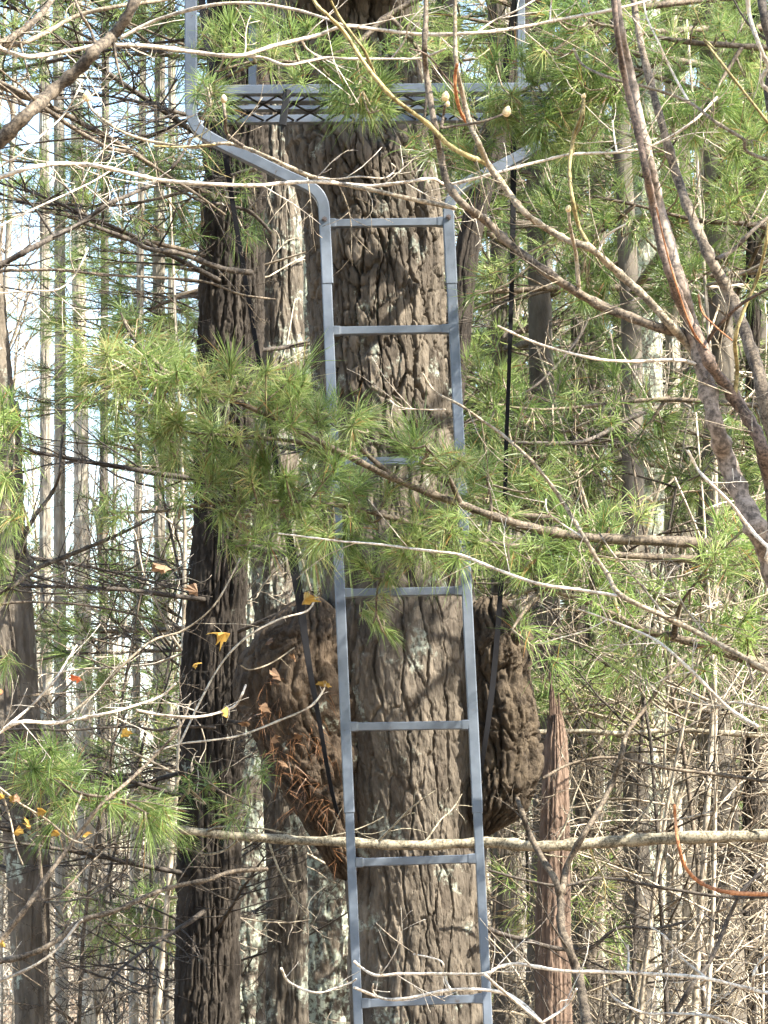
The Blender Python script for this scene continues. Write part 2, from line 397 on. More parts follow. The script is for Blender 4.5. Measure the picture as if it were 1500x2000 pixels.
# ------------------------------------------------------------------ random twigs
def wander(p, d, L, n, r0, r1, curl, g=0.0, rn=rng):
    pts = [p.copy()]; rad = [r0]; d = d.normalized(); ax = Vector((rn.uniform(-1, 1), rn.uniform(-1, 1), rn.uniform(-1, 1))).normalized()
    for i in range(n):
        d = (d + ax.cross(d)*curl*rn.uniform(0.1, 1.0) + Vector((rn.gauss(0, 1), rn.gauss(0, 1), rn.gauss(0, 1)))*curl*0.35 + Vector((0, 0, g))).normalized()
        if rn.random() < 0.3: ax = Vector((rn.uniform(-1, 1), rn.uniform(-1, 1), rn.uniform(-1, 1))).normalized()
        p = p + d*(L/n); pts.append(p.copy()); rad.append(r0+(r1-r0)*(i+1)/n)
    return pts, rad
def spray(mb, p, d, L, r, level, rn, sides=4, curl=0.2, g=0.0, kids=6, tips=None, off=Vector((0, 0, 0)), rmin=0.0012):
    n = max(4, int(6 if level else 5))
    pts, rad = wander(p, d, L, n, r, max(r*0.35, rmin), curl, g, rn)
    mb.tube(pts, rad, sides if level else 3, off)
    if tips is not None: tips.append((pts[-1], (pts[-1]-pts[-2]).normalized(), level))
    if level > 0:
        for k in range(kids):
            t = 0.2+0.75*(k+rn.random())/kids; i = min(int(t*n), n-1); q = pts[i].lerp(pts[i+1], t*n-i)
            a = (pts[i+1]-pts[i]).normalized()
            s_ = a.cross(Vector((rn.gauss(0, 1), rn.gauss(0, 1), rn.gauss(0, 1)))).normalized()
            dd = a*rn.uniform(0.5, 0.9)+s_*rn.uniform(0.6, 1.0)
            spray(mb, q, dd, L*rn.uniform(0.3, 0.55)*(1.1-t*0.5), max(rad[i]*0.55, rmin), level-1, rn, sides, curl*1.2, g, max(3, kids-2), tips, off, rmin)

# ================================================================== GROUND
def ground():
    n = 120; xs = np.linspace(-260, 260, n); ys = np.linspace(-60, 420, n); X, Y = np.meshgrid(xs, ys)
    d = np.hypot(X, Y-9)
    Z = 0.5*fbm(X*0.05, Y*0.05, X*0, 3, 3)*sstep(6, 40, d) + 0.03*fbm(X*1.1, Y*1.1, X*0, 3, 4)
    V = np.stack([X, Y, Z], -1).reshape(-1, 3)
    i, k = np.meshgrid(np.arange(n-1), np.arange(n-1), indexing='ij')
    Fq = np.stack([i*n+k, i*n+k+1, (i+1)*n+k+1, (i+1)*n+k], -1).reshape(-1, 4)
    tag(obj('ground', np_mesh('ground', V, Fq), M['ground']), kind='structure')
ground()

# ================================================================== MAIN TREE WITH BURLS
YT = 10.1
rows = [(2000, 686, 958), (1700, 672, 950), (1300, 628, 942), (1000, 622, 905), (700, 610, 872), (450, 592, 868), (300, 562, 848), (60, 545, 822)]
ax = px_axis(rows, YT, top=11.0)
base = Vector((ax[0][0].x, YT, 0))
tree = thing('burled_tree', 'big plated-bark tree with two burls, carrying the grey ladder stand', 'tree', base)
zsw = at(0, 1000, YT).z
obj('trunk', trunk_mesh('burled trunk', ax, 380, 1000, 24, 0.21, 0.032, 0.11, base, 3, 0.008, vary=lambda Z: 0.45+0.85*sstep(zsw-0.3, zsw+0.5, Z), fine=0.005), M['oak'], tree)

def burl(name, rows, Yc, ry, nth, nv, s, label, ridg):
    """rows: (py, left px, right px) top to bottom; a swollen lump with ridged, folded skin"""
    py = np.array([r[0] for r in rows], float); L = np.array([r[1] for r in rows], float); R = np.array([r[2] for r in rows], float)
    pys = np.linspace(py[0], py[-1], nv)
    l = np.interp(pys, py, L); r = np.interp(pys, py, R)
    k = np.ones(5)/5
    l = np.convolve(np.pad(l, 2, mode='edge'), k, 'valid'); r = np.convolve(np.pad(r, 2, mode='edge'), k, 'valid')
    th = np.linspace(0, 2*np.pi, nth, endpoint=False); V = []; T = []
    cxs = []; rs = []; zs = []
    for a, b, c in zip(pys, l, r):
        p = at((b+c)/2, a, Yc); cxs.append(p.x); zs.append(p.z); rs.append((c-b)/2*Yc/F)
    cxs = np.array(cxs); zs = np.array(zs); rs = np.array(rs)
    TH, Z = np.meshgrid(th, zs); CX = cxs[:, None]; RS = rs[:, None]
    RY = np.minimum(ry, RS*1.25)
    c, sn = np.cos(TH), np.sin(TH)
    X = CX+RS*c; Y = Yc+RY*sn
    w1 = fbm(X*7, Y*7, Z*5, 3, s); w2 = fbm(X*7+31, Y*7, Z*5, 3, s+2)
    e, cid, hz = voro(TH/(2*np.pi)*17+w1*1.3, Z*4.2+w2*1.4, 17, s+40)
    e2, cid2, hz2 = voro(TH/(2*np.pi)*40+w1*2.6, Z*11+w2*2.6, 40, s+41)
    wv_ = 0.5+0.5*fbm(X*6, Y*6, Z*6+9, 2, s+17)
    D = 0.045*fbm(X*5, Y*5, Z*5, 2, s+14) + 0.014*w1
    D = D - ridg*(1-sstep(0.0, 1.0, e/(0.06+0.34*wv_)))*(1-0.4*hz) - ridg*0.35*(1-sstep(0, 0.3, e2))*(1-0.4*hz2) + ridg*0.3*(cid-0.5)
    D = D + 0.004*fbm(X*60, Y*60, Z*30, 2, s+8)
    X = X+D*c; Y = Y+D*sn; Zd = Z+D*0.3
    V = np.stack([X-base.x, Y-base.y, Zd], -1).reshape(-1, 3)
    i, k = np.meshgrid(np.arange(nv-1), np.arange(nth), indexing='ij'); k2 = (k+1) % nth
    Fq = np.stack([i*nth+k, (i+1)*nth+k, (i+1)*nth+k2, i*nth+k2], -1).reshape(-1, 4)
    me = np_mesh(name, V, Fq, None, np.clip(0.5+0.5*w1+0.4*(cid-0.5), 0, 1).ravel())
    o = obj('burl', me, M[BM], tree); o['label'] = label
    return o
BM = 'burl'
burl('left burl', [(1150, 598, 612), (1172, 582, 640), (1200, 556, 660), (1245, 520, 680), (1290, 488, 690), (1335, 470, 695), (1390, 472, 698), (1440, 488, 700), (1500, 512, 705), (1560, 545, 705), (1620, 585, 705), (1670, 615, 705), (1705, 645, 700), (1715, 660, 690)], 9.98, 0.17, 150, 240, 3,
     'large brown burl caked with dead leaves and needles', 0.024)
BM = 'burl_pale'
burl('right burl', [(1165, 940, 985), (1185, 915, 1005), (1215, 905, 1030), (1250, 900, 1044), (1290, 900, 1040), (1320, 900, 1022), (1350, 900, 1020), (1400, 900, 1042), (1450, 900, 1058), (1500, 900, 1064), (1540, 900, 1052), (1580, 900, 1030), (1600, 905, 1000), (1620, 915, 972), (1632, 930, 955)], 10.0, 0.16, 140, 240, 9,
     'knobbly fissured burl with dark undercut base', 0.036)

# ================================================================== LADDER STAND
def lad_y(py): return 9.10 + (2000-py)/1570*0.27
def lp(px, py): return at(px, py, lad_y(py))
stand = thing('ladder_stand', 'grey-blue steel ladder tree stand leaning on the burled tree', 'ladder stand', Vector((lp(828, 2000).x, lad_y(2200), 0)))
SB = Vector(stand.location)
def spart(name, mb, m=None, smooth=False, parent=None):
    return obj(name, mb.mesh(name, smooth), m or M['metal'], parent or stand)
LX = lambda py: 633+(py-430)*67/1570
RX = lambda py: 876+(py-430)*77/1570
HW = 0.0178
def rail(fx, pys, hw, extra=None):
    pts = [lp(fx(p), p) for p in pys]
    if extra == 'ground':
        d = pts[-1]-pts[-2]; k = (pts[-1].z+0.0)/(-d.z); pts.append(pts[-1]+d*k)
    mb = MB(); mb.tube(pts, [hw]*len(pts), off=SB, square=True); return mb
for fx in (LX, RX):
    spart('rail', rail(fx, [547, 700, 900, 1150, 1400, 1588], HW-0.0022))
    spart('rail', rail(fx, [1580, 1750, 2000], HW-0.0044, 'ground'))
# curved side arms, running from the posts down to the top rung's rail
armL = [(373, -330), (373, -150), (373, 205)]
left_curve = [(373, 198), (374, 222), (382, 246), (398, 262), (430, 281), (475, 303), (520, 325), (565, 347), (600, 363), (620, 378), (631, 398), (634, 430), (637, 490), (640, 556)]
right_curve = [(1137, 166), (1136, 190), (1128, 218), (1112, 240), (1080, 268), (1040, 292), (1000, 314), (955, 338), (915, 357), (893, 372), (880, 394), (876, 430), (879, 490), (882, 556)]
def polyrail(pts, hw, ys=None):
    p = smooth_path([at(x, y, lad_y(max(y, 430))) for x, y in pts], 3)
    mb = MB(); mb.tube(p, [hw]*len(p), off=SB, square=True); return mb
arm_l = spart('side_arm', polyrail(left_curve, HW)); arm_r = spart('side_arm', polyrail(right_curve, HW))
spart('post', polyrail([(373, -330), (373, -100), (373, 60), (373, 204)], HW+0.0013)); spart('post', polyrail([(1140, -350), (1139, -100), (1138, 60), (1137, 172)], HW+0.0013))
# rungs
for l, r in ((437, 434), (647, 643), (903, 899), (1159, 1154), (1420, 1416), (1685, 1677), (1960, 1950)):
    a = lp(LX(l)+8, l); b_ = lp(RX(r)-8, r); mb = MB(); e_ = (b_-a).normalized(); mb.tube([a, a+e_*0.020, a+e_*0.026, b_-e_*0.026, b_-e_*0.020, b_], [0.0152, 0.0145, 0.0125, 0.0125, 0.0145, 0.0152], off=SB, square=True); spart('rung', mb)
rp = lp(828, 2220); 
for k in (1, 2, 3):
    l = 1960+k*275; mb = MB(); mb.tube([lp(LX(l)+8, l), lp(RX(l)-8, l-9)], [0.0125]*2, off=SB, square=True); spart('rung', mb)
# bolts
for x, y in ((634, 431), (876, 427)):
    c = lp(x, y)-Vector((0, HW, 0)); mb = MB(); mb.tube([c+Vector((0, 0.004, 0)), c-Vector((0, 0.006, 0))], [0.0085]*2, 6, SB); mb.tube([c-Vector((0, 0.005, 0)), c-Vector((0, 0.014, 0))], [0.0045]*2, 8, SB); spart('bolt', mb, M['bolt'])
# foot platform: front bar, rear bar, side bars, expanded-metal grid
yf = lad_y(430); pf = at(388, 178, yf); pf2 = at(1124, 172, yf)
zf = pf.z; DEP = 0.30
plat = MB(); plat.tube([pf, pf2], [0.0155]*2, off=SB, square=True); platform = spart('platform_frame', plat)
rear_a = pf+Vector((0.06, DEP, -0.012)); rear_b = pf2+Vector((-0.06, DEP, -0.012))
for a, b_ in ((rear_a, rear_b), (pf+Vector((0.02, 0, -0.004)), rear_a), (pf2+Vector((-0.02, 0, -0.004)), rear_b), ((pf+pf2)/2, (rear_a+rear_b)/2)):
    mb = MB(); mb.tube([a, b_], [0.0135]*2, off=SB, square=True); spart('platform_bar', mb, parent=stand)
mb = MB(); nx = 11; ny = 3
wx = (pf2.x-pf.x-0.10)
for j in range(ny):
    for i in range(nx+1):
        x0 = pf.x+0.05+wx*i/nx
        for s_ in (-0.5, 0.5):
            ya = DEP*(j)/ny; yb = DEP*(j+1)/ny; o_ = 0 if j % 2 == 0 else 0.5
            xa = x0 + (0 if j % 2 == 0 else s_*wx/nx); xb = x0 + (s_*wx/nx if j % 2 == 0 else 0)
            if not (pf.x+0.03 < xa < pf2.x-0.03 and pf.x+0.03 < xb < pf2.x-0.03): continue
            tl = (pf2.z-pf.z)*(xa-pf.x)/(pf2.x-pf.x)
            mb.tube([Vector((xa, pf.y+ya, zf+tl-0.017)), Vector((xb, pf.y+yb, zf+tl-0.017))], [0.0042]*2, 4, SB)
g = spart('platform_grid', mb, M['metal_dark']); g['kind'] = 'stuff'
# pale slats below the grid that carry it
for dy in (0.10, 0.20):
    mb = MB(); mb.box(Vector(((pf.x+pf2.x)/2, pf.y+dy, zf-0.002))-SB, Vector((wx/2, 0, 0)), Vector((0, 0.02, 0)), Vector((0, 0, 0.006))); spart('platform_slat', mb)
# hinge bracket hanging from the front bar
mb = MB()
c0 = at(560, 184, yf-0.03); c1 = at(552, 245, yf-0.03); mb.tube([c0, c1], [0.0105, 0.0115], off=SB, square=True); mb.tube([c1, at(550, 258, yf-0.03)], [0.007, 0.003], 8, SB); mb.tube([at(561, 176, yf-0.03), at(560, 190, yf-0.03)], [0.012, 0.013], 8, SB)
spart('latch_bracket', mb, M['metal_dark'])
mb = MB(); mb.tube([at(1004, 190, yf-0.02), at(1003, 240, yf-0.02)], [0.0125, 0.0115], off=SB, square=True); spart('latch_bracket', mb, M['metal_dark'])
# seat above, only its dark underside comes into view
sz = at(750, -60, yf+0.33).z
mb = MB(); mb.box(Vector(((pf.x+pf2.x)/2, yf+0.36, sz+0.01))-SB, Vector((0.46, 0, 0)), Vector((0, 0.16, 0)), Vector((0, 0, 0.018))); spart('seat', mb, M['metal_dark'])
for sx in (-0.44, 0.44):
    mb = MB(); xx = (pf.x+pf2.x)/2+sx; mb.tube([Vector((xx, yf+0.40, sz)), Vector((xx*1.0, yf+0.39, zf))], [0.013]*2, off=SB, square=True); spart('seat_support', mb)

def strap(label, pts, widths):
    P = smooth_path([at(x, y, Y) for x, y, Y in pts], 5); Wd = smooth_path([Vector((w_, 0, 0)) for w_ in widths], 5)
    b0 = P[0]; mb = MB(); n = len(P)
    for i, p in enumerate(P):
        w_ = Wd[i].x*0.5*mpp(p.y); tw = 0.4*math.sin(i*0.21)
        ax_ = Vector((math.cos(tw), math.sin(tw), 0.1)); nn = Vector((-math.sin(tw), math.cos(tw), 0))*0.0016
        for s1, s2 in ((-1, -1), (1, -1), (1, 1), (-1, 1)): mb.v.append(p-b0+ax_*(s1*w_)+nn*s2)
    for i in range(n-1):
        for k in range(4):
            a = i*4+k; b_ = i*4+(k+1) % 4; mb.f.append((a, b_, b_+4, a+4))
    mb.f.append((3, 2, 1, 0)); mb.f.append(tuple((n-1)*4+k for k in range(4)))
    o = obj('stabiliser_strap', mb.mesh('strap', False), M['strap'], None, b0)
    tag(o, label, 'strap', 'black straps bracing the ladder stand')
strap('black strap slanting from the platform down past the leaf-caked burl', [(388, -60, 9.5), (402, 70, 9.45), (416, 140, 9.45), (455, 400, 9.5), (505, 700, 9.55), (545, 940, 9.6), (566, 1060, 9.63), (585, 1170, 9.66), (602, 1290, 9.69), (622, 1400, 9.71), (645, 1530, 9.75), (662, 1600, 9.8)], [14, 14, 14, 10, 9, 11, 17, 17, 12, 9, 8, 7])
strap('thin black strap hanging straight from the platform to the knobbly burl', [(1004, 228, 9.45), (1003, 300, 9.46), (1001, 480, 9.5), (995, 700, 9.54), (989, 860, 9.58), (985, 1010, 9.62), (976, 1180, 9.66), (964, 1320, 9.70), (952, 1420, 9.72), (940, 1500, 9.76), (926, 1600, 9.84)], [12, 12, 11, 8, 8, 9, 10, 12, 11, 9, 8])

# ================================================================== MID TREES (hand placed)
def mid_tree(name, label, rows, Y, m, top=12.0, nth=110, nv=520, cells=14, cellh=0.16, depth=0.02, width=0.3, s=0, lump=0.012, group=None):
    a = px_axis(rows, Y, top); b_ = Vector((a[0][0].x, Y, 0))
    t_ = thing(name, label, 'tree', b_, group)
    obj('trunk', trunk_mesh(name+' trunk', a, nth, nv, cells, cellh, depth, width, b_, s, lump, fine=0.003), M[m], t_)
    return t_
TR = {}
TR['pine'] = mid_tree('pine_tree', 'tall dark furrowed pine trunk beside the leaf-caked burl', [(2000, 340, 468), (1500, 350, 476), (1300, 354, 482), (1100, 372, 488), (600, 386, 518), (200, 400, 522), (0, 408, 522)], 11.6, 'pine_bark', 14, 160, 900, 22, 0.20, 0.022, 0.35, 21)
TR['lich'] = mid_tree('lichened_tree', 'slim trunk crusted with pale green lichen behind the dark pine', [(2000, 438, 530), (1500, 444, 534), (1000, 446, 528), (300, 452, 520)], 12.7, 'lichen_bark', 13, 100, 520, 12, 0.13, 0.012, 0.3, 31)
TR['tan'] = mid_tree('mottled_tree', 'grey mottled trunk wedged between the lichened trunk and the burled tree', [(2000, 516, 604), (1700, 516, 604), (1100, 492, 578), (700, 508, 592), (300, 506, 588), (0, 506, 576)], 12.2, 'mottled', 13, 110, 520, 12, 0.22, 0.014, 0.3, 41)
mid_tree('lichened_tree', 'lichen-blotched trunk right behind the base of the burled tree', [(2000, 588, 700), (1600, 588, 698), (1000, 576, 670), (300, 582, 656)], 13.2, 'lichen_bark', 13, 90, 420, 12, 0.15, 0.014, 0.3, 51)
mid_tree('leaning_tree', 'grey trunk leaning out from behind the top of the burled tree', [(2000, 700, 770), (1200, 790, 850), (700, 860, 915), (480, 890, 940), (260, 945, 990), (0, 1000, 1040)], 12.4, 'pine_bark', 12, 80, 380, 9, 0.3, 0.008, 0.2, 61)
TR['edge'] = mid_tree('smooth_barked_tree', 'stout mottled trunk leaning beside the golden maple leaves', [(2000, 32, 100), (1800, 20, 100), (1600, 2, 97), (1400, -22, 78), (1200, -40, 66), (1000, -55, 46), (800, -70, 36), (400, -100, 0)], 12.0, 'grey_bark', 13, 110, 520, 9, 0.3, 0.008, 0.2, 71, 0.018)
# broken snag with a splintered top
a = px_axis([(2000, 1042, 1118), (1800, 1045, 1116), (1600, 1056, 1114), (1460, 1063, 1108), (1420, 1070, 1102), (1395, 1076, 1096)], 10.9)
b_ = Vector((a[0][0].x, 10.9, 0)); sn_ = thing('broken_snag', 'reddish brown broken dead snag with splintered top', 'snag', b_)
obj('trunk', trunk_mesh('snag trunk', a, 80, 380, 16, 0.55, 0.009, 0.35, b_, 81, 0.008), M['snag'], sn_)
for dx, top_, wd in ((-9, 1312, 8), (-3, 1345, 9), (3, 1366, 8), (8, 1352, 6), (13, 1388, 7), (-14, 1392, 6)):
    p0 = at(1085+dx, 1440, 10.9); p1 = at(1085+dx*0.9, (1440+top_)/2, 10.9); p2 = at(1083+dx, top_, 10.9)
    mb = MB(); mb.tube(smooth_path([p0, p1, p2], 4), [wd*mpp(10.9)*(1-0.105*i) for i in range(9)], 7, b_, jit=0.18); obj('splinter', mb.mesh('splinter', False), M['snag'], sn_)

# pale and dark trunks just behind (px at top of frame, px at bottom, width px, Y, material, label)
MIDS = [
 (1268, 1264, 72, 14.5, 'lichen_pale', 'pale lichen-speckled trunk beyond the broken snag'),
 (1168, 1160, 34, 17, 'grey_bark', 'slim green-grey trunk just past the broken snag'),
 (1310, 1318, 32, 16, 'far', 'pinkish pale trunk touching the lichen-speckled one'),
 (1378, 1388, 44, 18, 'far', 'smooth pale straight trunk crossed by the orange shoot'),
 (1432, 1428, 22, 19, 'fardark', 'thin dark trunk next to the smooth pale one'),
 (1476, 1464, 34, 15, 'pine_bark', 'dark rough trunk behind the thick pinkish sapling'),
 (968, 985, 38, 16, 'fardark', 'dark upright trunk behind the thin hanging strap'),
 (1004, 1010, 20, 19, 'far', 'thin pale trunk close by the thin hanging strap'),
 (1122, 1140, 30, 17, 'fardark', 'dark trunk rising among the far pine boughs'),
 (1210, 1200, 26, 20, 'fardark', 'narrow dark trunk hidden among pine needles'),
 (112, 122, 26, 19, 'far', 'bright pale trunk beside the leaning mottled trunk'),
 (84, 96, 24, 21, 'far', 'grey-tan trunk half behind the bright pale one'),
 (150, 172, 34, 20, 'far', 'broad light-barked trunk with a fork of sky beside it'),
 (205, 200, 18, 24, 'fardark', 'thin dark trunk among the pale far trunks'),
 (280, 260, 18, 17, 'far', 'slender whitish trunk with dark scar'),
 (312, 308, 26, 18, 'far', 'whitish trunk nearest the dark furrowed pine'),
 (336, 330, 16, 24, 'far', 'thin tan trunk tucked behind the whitish one'),
]
def simple_trunk(name, x0, x1, wpx, Y, sides=10, top=15, rn=rng):
    pts = []; rad = []
    for i, py in enumerate((2300, 2000, 1500, 1000, 500, 0, -400)):
        f = (py)/2000; x = x0+(x1-x0)*f + rn.uniform(-0.10, 0.10)*wpx
        p = at(x, py, Y); pts.append(p); rad.append(wpx*0.5*mpp(Y)*(0.84+0.16*min(1, max(0, f)))*rn.uniform(0.96, 1.04))
    g = pts[0]+(pts[0]-pts[1])*((pts[0].z+0.2)/(pts[1].z-pts[0].z)); pts.insert(0, g); rad.insert(0, rad[0]*1.15)
    e = pts[-1]+(pts[-1]-pts[-2])*((top-pts[-1].z)/(pts[-1].z-pts[-2].z)); pts.append(e); rad.append(rad[-1]*0.5)
    return [(p, r) for p, r in zip(pts, rad)]
FOREST = []
for i, (x0, x1, wp, Y, mt, lab) in enumerate(MIDS):
    a = simple_trunk('trunk', x0, x1, wp, Y)
    b_ = Vector((a[0][0].x, Y, 0)); t_ = thing('forest_tree', lab, 'tree', b_)
    obj('trunk', trunk_mesh('forest trunk', a, 40, 260, 10, 0.22, 0.010, 0.3, b_, 100+i, 0.012, fine=0.003), M[mt], t_)
    FOREST.append((t_, b_, Y))

# ================================================================== SHARED FOLIAGE MESHES
def bough_meshes(seed, L=1.9, dens=1.0, w=0.0024, nn=36, Ln=0.10, bare=False):
    """a pine limb along +X: wood and needles"""
    rn = random.Random(seed); nr = np.random.RandomState(seed)
    wood = MB(); nd = Needles()
    pts, rad = wander(Vector((0, 0, 0)), Vector((1, 0, 0.12)), L, 10, 0.017, 0.004, 0.07, -0.012, rn)
    wood.tube(pts, rad, 6)
    nl = int(15*dens)
    for k in range(nl):
        t = 0.22+0.78*(k+rn.random())/nl; i = min(int(t*10), 9); q = pts[i].lerp(pts[i+1], t*10-i)
        sgn = 1 if k % 2 else -1
        d = Vector((rn.uniform(0.55, 0.9), sgn*rn.uniform(0.5, 1.0), rn.uniform(-0.15, 0.35)))
        l = L*rn.uniform(0.22, 0.42)*(1.15-0.65*t)
        tw, tr_ = wander(q, d, l, 5, 0.006, 0.0022, 0.12, 0.02, rn); wood.tube(tw, tr_, 4)
        ends = [(tw[-1], tw[-1]-tw[-2])]
        for j in range(rn.randint(3, 5)):
            u = rn.uniform(0.25, 0.95)*5; ii = min(int(u), 4); qq = tw[ii].lerp(tw[ii+1], u-ii)
            dd = d.normalized()*0.7+Vector((rn.uniform(-0.7, 0.7), rn.uniform(-0.7, 0.7), rn.uniform(-0.2, 0.5)))
            sw, sr = wander(qq, dd, l*rn.uniform(0.25, 0.5), 3, 0.003, 0.0018, 0.15, 0.03, rn); wood.tube(sw, sr, 3); ends.append((sw[-1], sw[-1]-sw[-2]))
        if not bare:
            for e, dd in ends:
                nd.tuft(e, dd+Vector((0, 0, 0.002)), Ln, nn, 0.7, 0.09, w, float(np.clip(nr.normal(0.5, 0.14), 0.2, 0.8)), nr)
    if not bare: nd.tuft(pts[-1], pts[-1]-pts[-2], Ln, nn, 0.8, 0.06, w, 0.55, nr)
    return wood.mesh('bough wood'), (None if bare else nd.mesh('bough needles'))
BOUGH = [bough_meshes(200+i, 1.5+0.25*i, 1.0+0.1*i) for i in range(5)]
BARE = [bough_meshes(300+i, 1.6+0.3*i, 1.3, bare=True)[0] for i in range(3)]
for wd, nd in BOUGH: wd.materials.append(M['t_brown']); nd.materials.append(M['needle_far'])
for wd in BARE: wd.materials.append(M['t_dark'])

def add_limb(parent, loc, az, tilt, sc, k, bare=False):
    wd = BARE[k % 3] if bare else BOUGH[k % 5][0]
    o = obj('limb', wd, None, parent); o.location = loc; o.rotation_euler = (rng.uniform(-0.4, 0.4), -tilt, az); o.scale = (sc, sc, sc)
    if not bare:
        n = obj('needles', BOUGH[k % 5][1], None, o); n['kind'] = 'stuff'
    return o
def pine(px, Y, label, z0, z1, nl, group=None, wpx=None, sc=(0.8, 1.25), top=None, bare_below=None, az=None, x=None, mtl='fardark'):
    X = at(px, 1000, Y).x if x is None else x
    r = (wpx*0.5*mpp(Y)) if wpx else rng.uniform(0.06, 0.10)
    H = top or z1+2.0
    t_ = thing('white_pine', label, 'tree', Vector((X, Y, 0)), group)
    mb = MB(); p = [Vector((rng.uniform(-0.05, 0.05), rng.uniform(-0.05, 0.05), H*i/8-0.15)) for i in range(9)]
    mb.tube(p, [r*(1.1-0.75*i/8) for i in range(9)], 12); obj('trunk', mb.mesh('pine trunk'), M[mtl], t_)
    for i in range(nl):
        z = z0+(z1-z0)*(i+rng.random())/nl
        a_ = (rng.uniform(0, 2*math.pi) if az is None else rng.uniform(*az)); add_limb(t_, Vector((0, 0, z)), a_, rng.uniform(-0.22, 0.28), rng.uniform(*sc), rng.randrange(15), bare=(bare_below is not None and z < bare_below))
    return t_

# ================================================================== BACKGROUND PINES
PG = 'young pines in the woods behind'
PL = 'young green pine growing in the woods behind the stand'
# (px, Y, z from, z to, limbs)
for px, Y, z0, z1, nl in [(1060, 15, 2.6, 7.0, 17), (1240, 13.5, 2.4, 6.8, 19), (1400, 14.5, 2.2, 7, 20), (1330, 18, 2.2, 8, 18), (1130, 20, 2.4, 8.5, 18), (1480, 19, 1.6, 8.5, 19), (980, 22, 2.0, 9, 14), (1220, 25, 1.8, 10, 16), (1560, 15, 2.0, 7, 14), (1380, 28, 1.8, 11, 16), (1050, 30, 1.8, 11, 12),
                          (560, 16, 3.0, 8.5, 16), (700, 18, 2.5, 9, 14), (420, 17, 3.6, 8, 8), (330, 26, 1.2, 4.2, 7), (200, 30, 1.0, 4.0, 6), (860, 15, 3.6, 8.5, 14)]:
    pine(px, Y, PL, z0, z1, nl, PG)

# shade: unseen pines added towards the sun to dapple the trunk and ladder
for x, y, z0, z1, nl in [(4.6, 4.6, 4.2, 7.2, 7), (6.6, 2.6, 4.6, 9.0, 7), (3.5, 8.6, 6.0, 8.6, 9)]:
    pine(0, y, 'tall unseen pine added towards the sun, shading the ladder stand', z0, z1, nl, 'unseen pines added for shade', x=x, sc=(0.9, 1.4), az=(1.2, 4.9))

# dark dead limbs on the furrowed pine and on the trunks behind
for tname, zs, sc in (('pine', 22, (0.45, 0.9)), ('lich', 8, (0.35, 0.6)), ('edge', 7, (0.4, 0.7))):
    t_ = TR[tname]; b_ = Vector(t_.location)
    tv = [c for c in bpy.data.objects if c.parent == t_][0].data
    co_ = np.empty(len(tv.vertices)*3); tv.vertices.foreach_get('co', co_); co_ = co_.reshape(-1, 3)
    for i in range(zs):
        z = 1.5+3.6*(i+rng.random())/zs
        ring = co_[np.abs(co_[:, 2]-z) < 0.05]; cc = ring.mean(0)
        add_limb(t_, Vector((cc[0], cc[1], z)), rng.uniform(2.2, 7.2), rng.uniform(-0.35, 0.3), rng.uniform(*sc), rng.randrange(15), bare=(rng.random() < 0.75 or z < 3.2))

# ================================================================== FAR WOODS
def far_tree_meshes(seed, H, r):
    rn = random.Random(seed); tr_ = MB(); cr = MB()
    pts, rad = wander(Vector((0, 0, -0.3)), Vector((0, 0, 1)), H, 14, r, r*0.25, 0.018, 0.02, rn); tr_.tube(pts, rad, 9)
    for k in range(20):
        t = 0.10+0.88*(k+rn.random())/20; i = min(int(t*14), 13); q = pts[i].lerp(pts[i+1], t*14-i)
        a = rn.uniform(0, 6.28); low = t < 0.45
        d = Vector((math.cos(a), math.sin(a), rn.uniform(-0.1, 0.5) if low else rn.uniform(0.5, 1.3)))
        spray(cr, q, d, rn.uniform(0.9, 2.0) if low else rn.uniform(1.6, 3.4), 0.010 if low else 0.018, 2, rn, 3, 0.2, 0.015, 5, rmin=0.003)
    return tr_.mesh('far trunk'), cr.mesh('far crown')
FART = [far_tree_meshes(400+i, rng.uniform(13, 18), rng.uniform(0.045, 0.08)) for i in range(6)]
for i, (a, c) in enumerate(FART):
    a.materials.append(M['far'] if i % 3 else M['fardark']); c.materials.append(M['t_far'])
cnt = 0
def far_tree(px, Y, sc):
    k = rng.randrange(6); a, c = FART[k]
    t_ = thing('woodland_tree', 'slender bare grey-tan tree in the far woods', 'tree', Vector((at(px, 1800, Y).x, Y, 0)), 'bare trees of the far woods')
    t_.rotation_euler = (rng.uniform(-0.03, 0.03), rng.uniform(-0.035, 0.035), rng.uniform(0, 6.28)); t_.scale = (sc, sc, sc*rng.uniform(0.95, 1.15))
    o = obj('trunk', a, None, t_); c_ = obj('crown', c, None, t_)
for i in range(180):
    Y = 25+62*(i/180)**0.9; lim = 750+120
    px = rng.uniform(-140, 1640)
    thin = 0 < px < 370
    if thin and i % 3 == 0: px += rng.uniform(380, 1200); thin = False
    far_tree(px, Y, rng.uniform(0.45, 0.75) if thin else rng.uniform(0.6, 1.1))
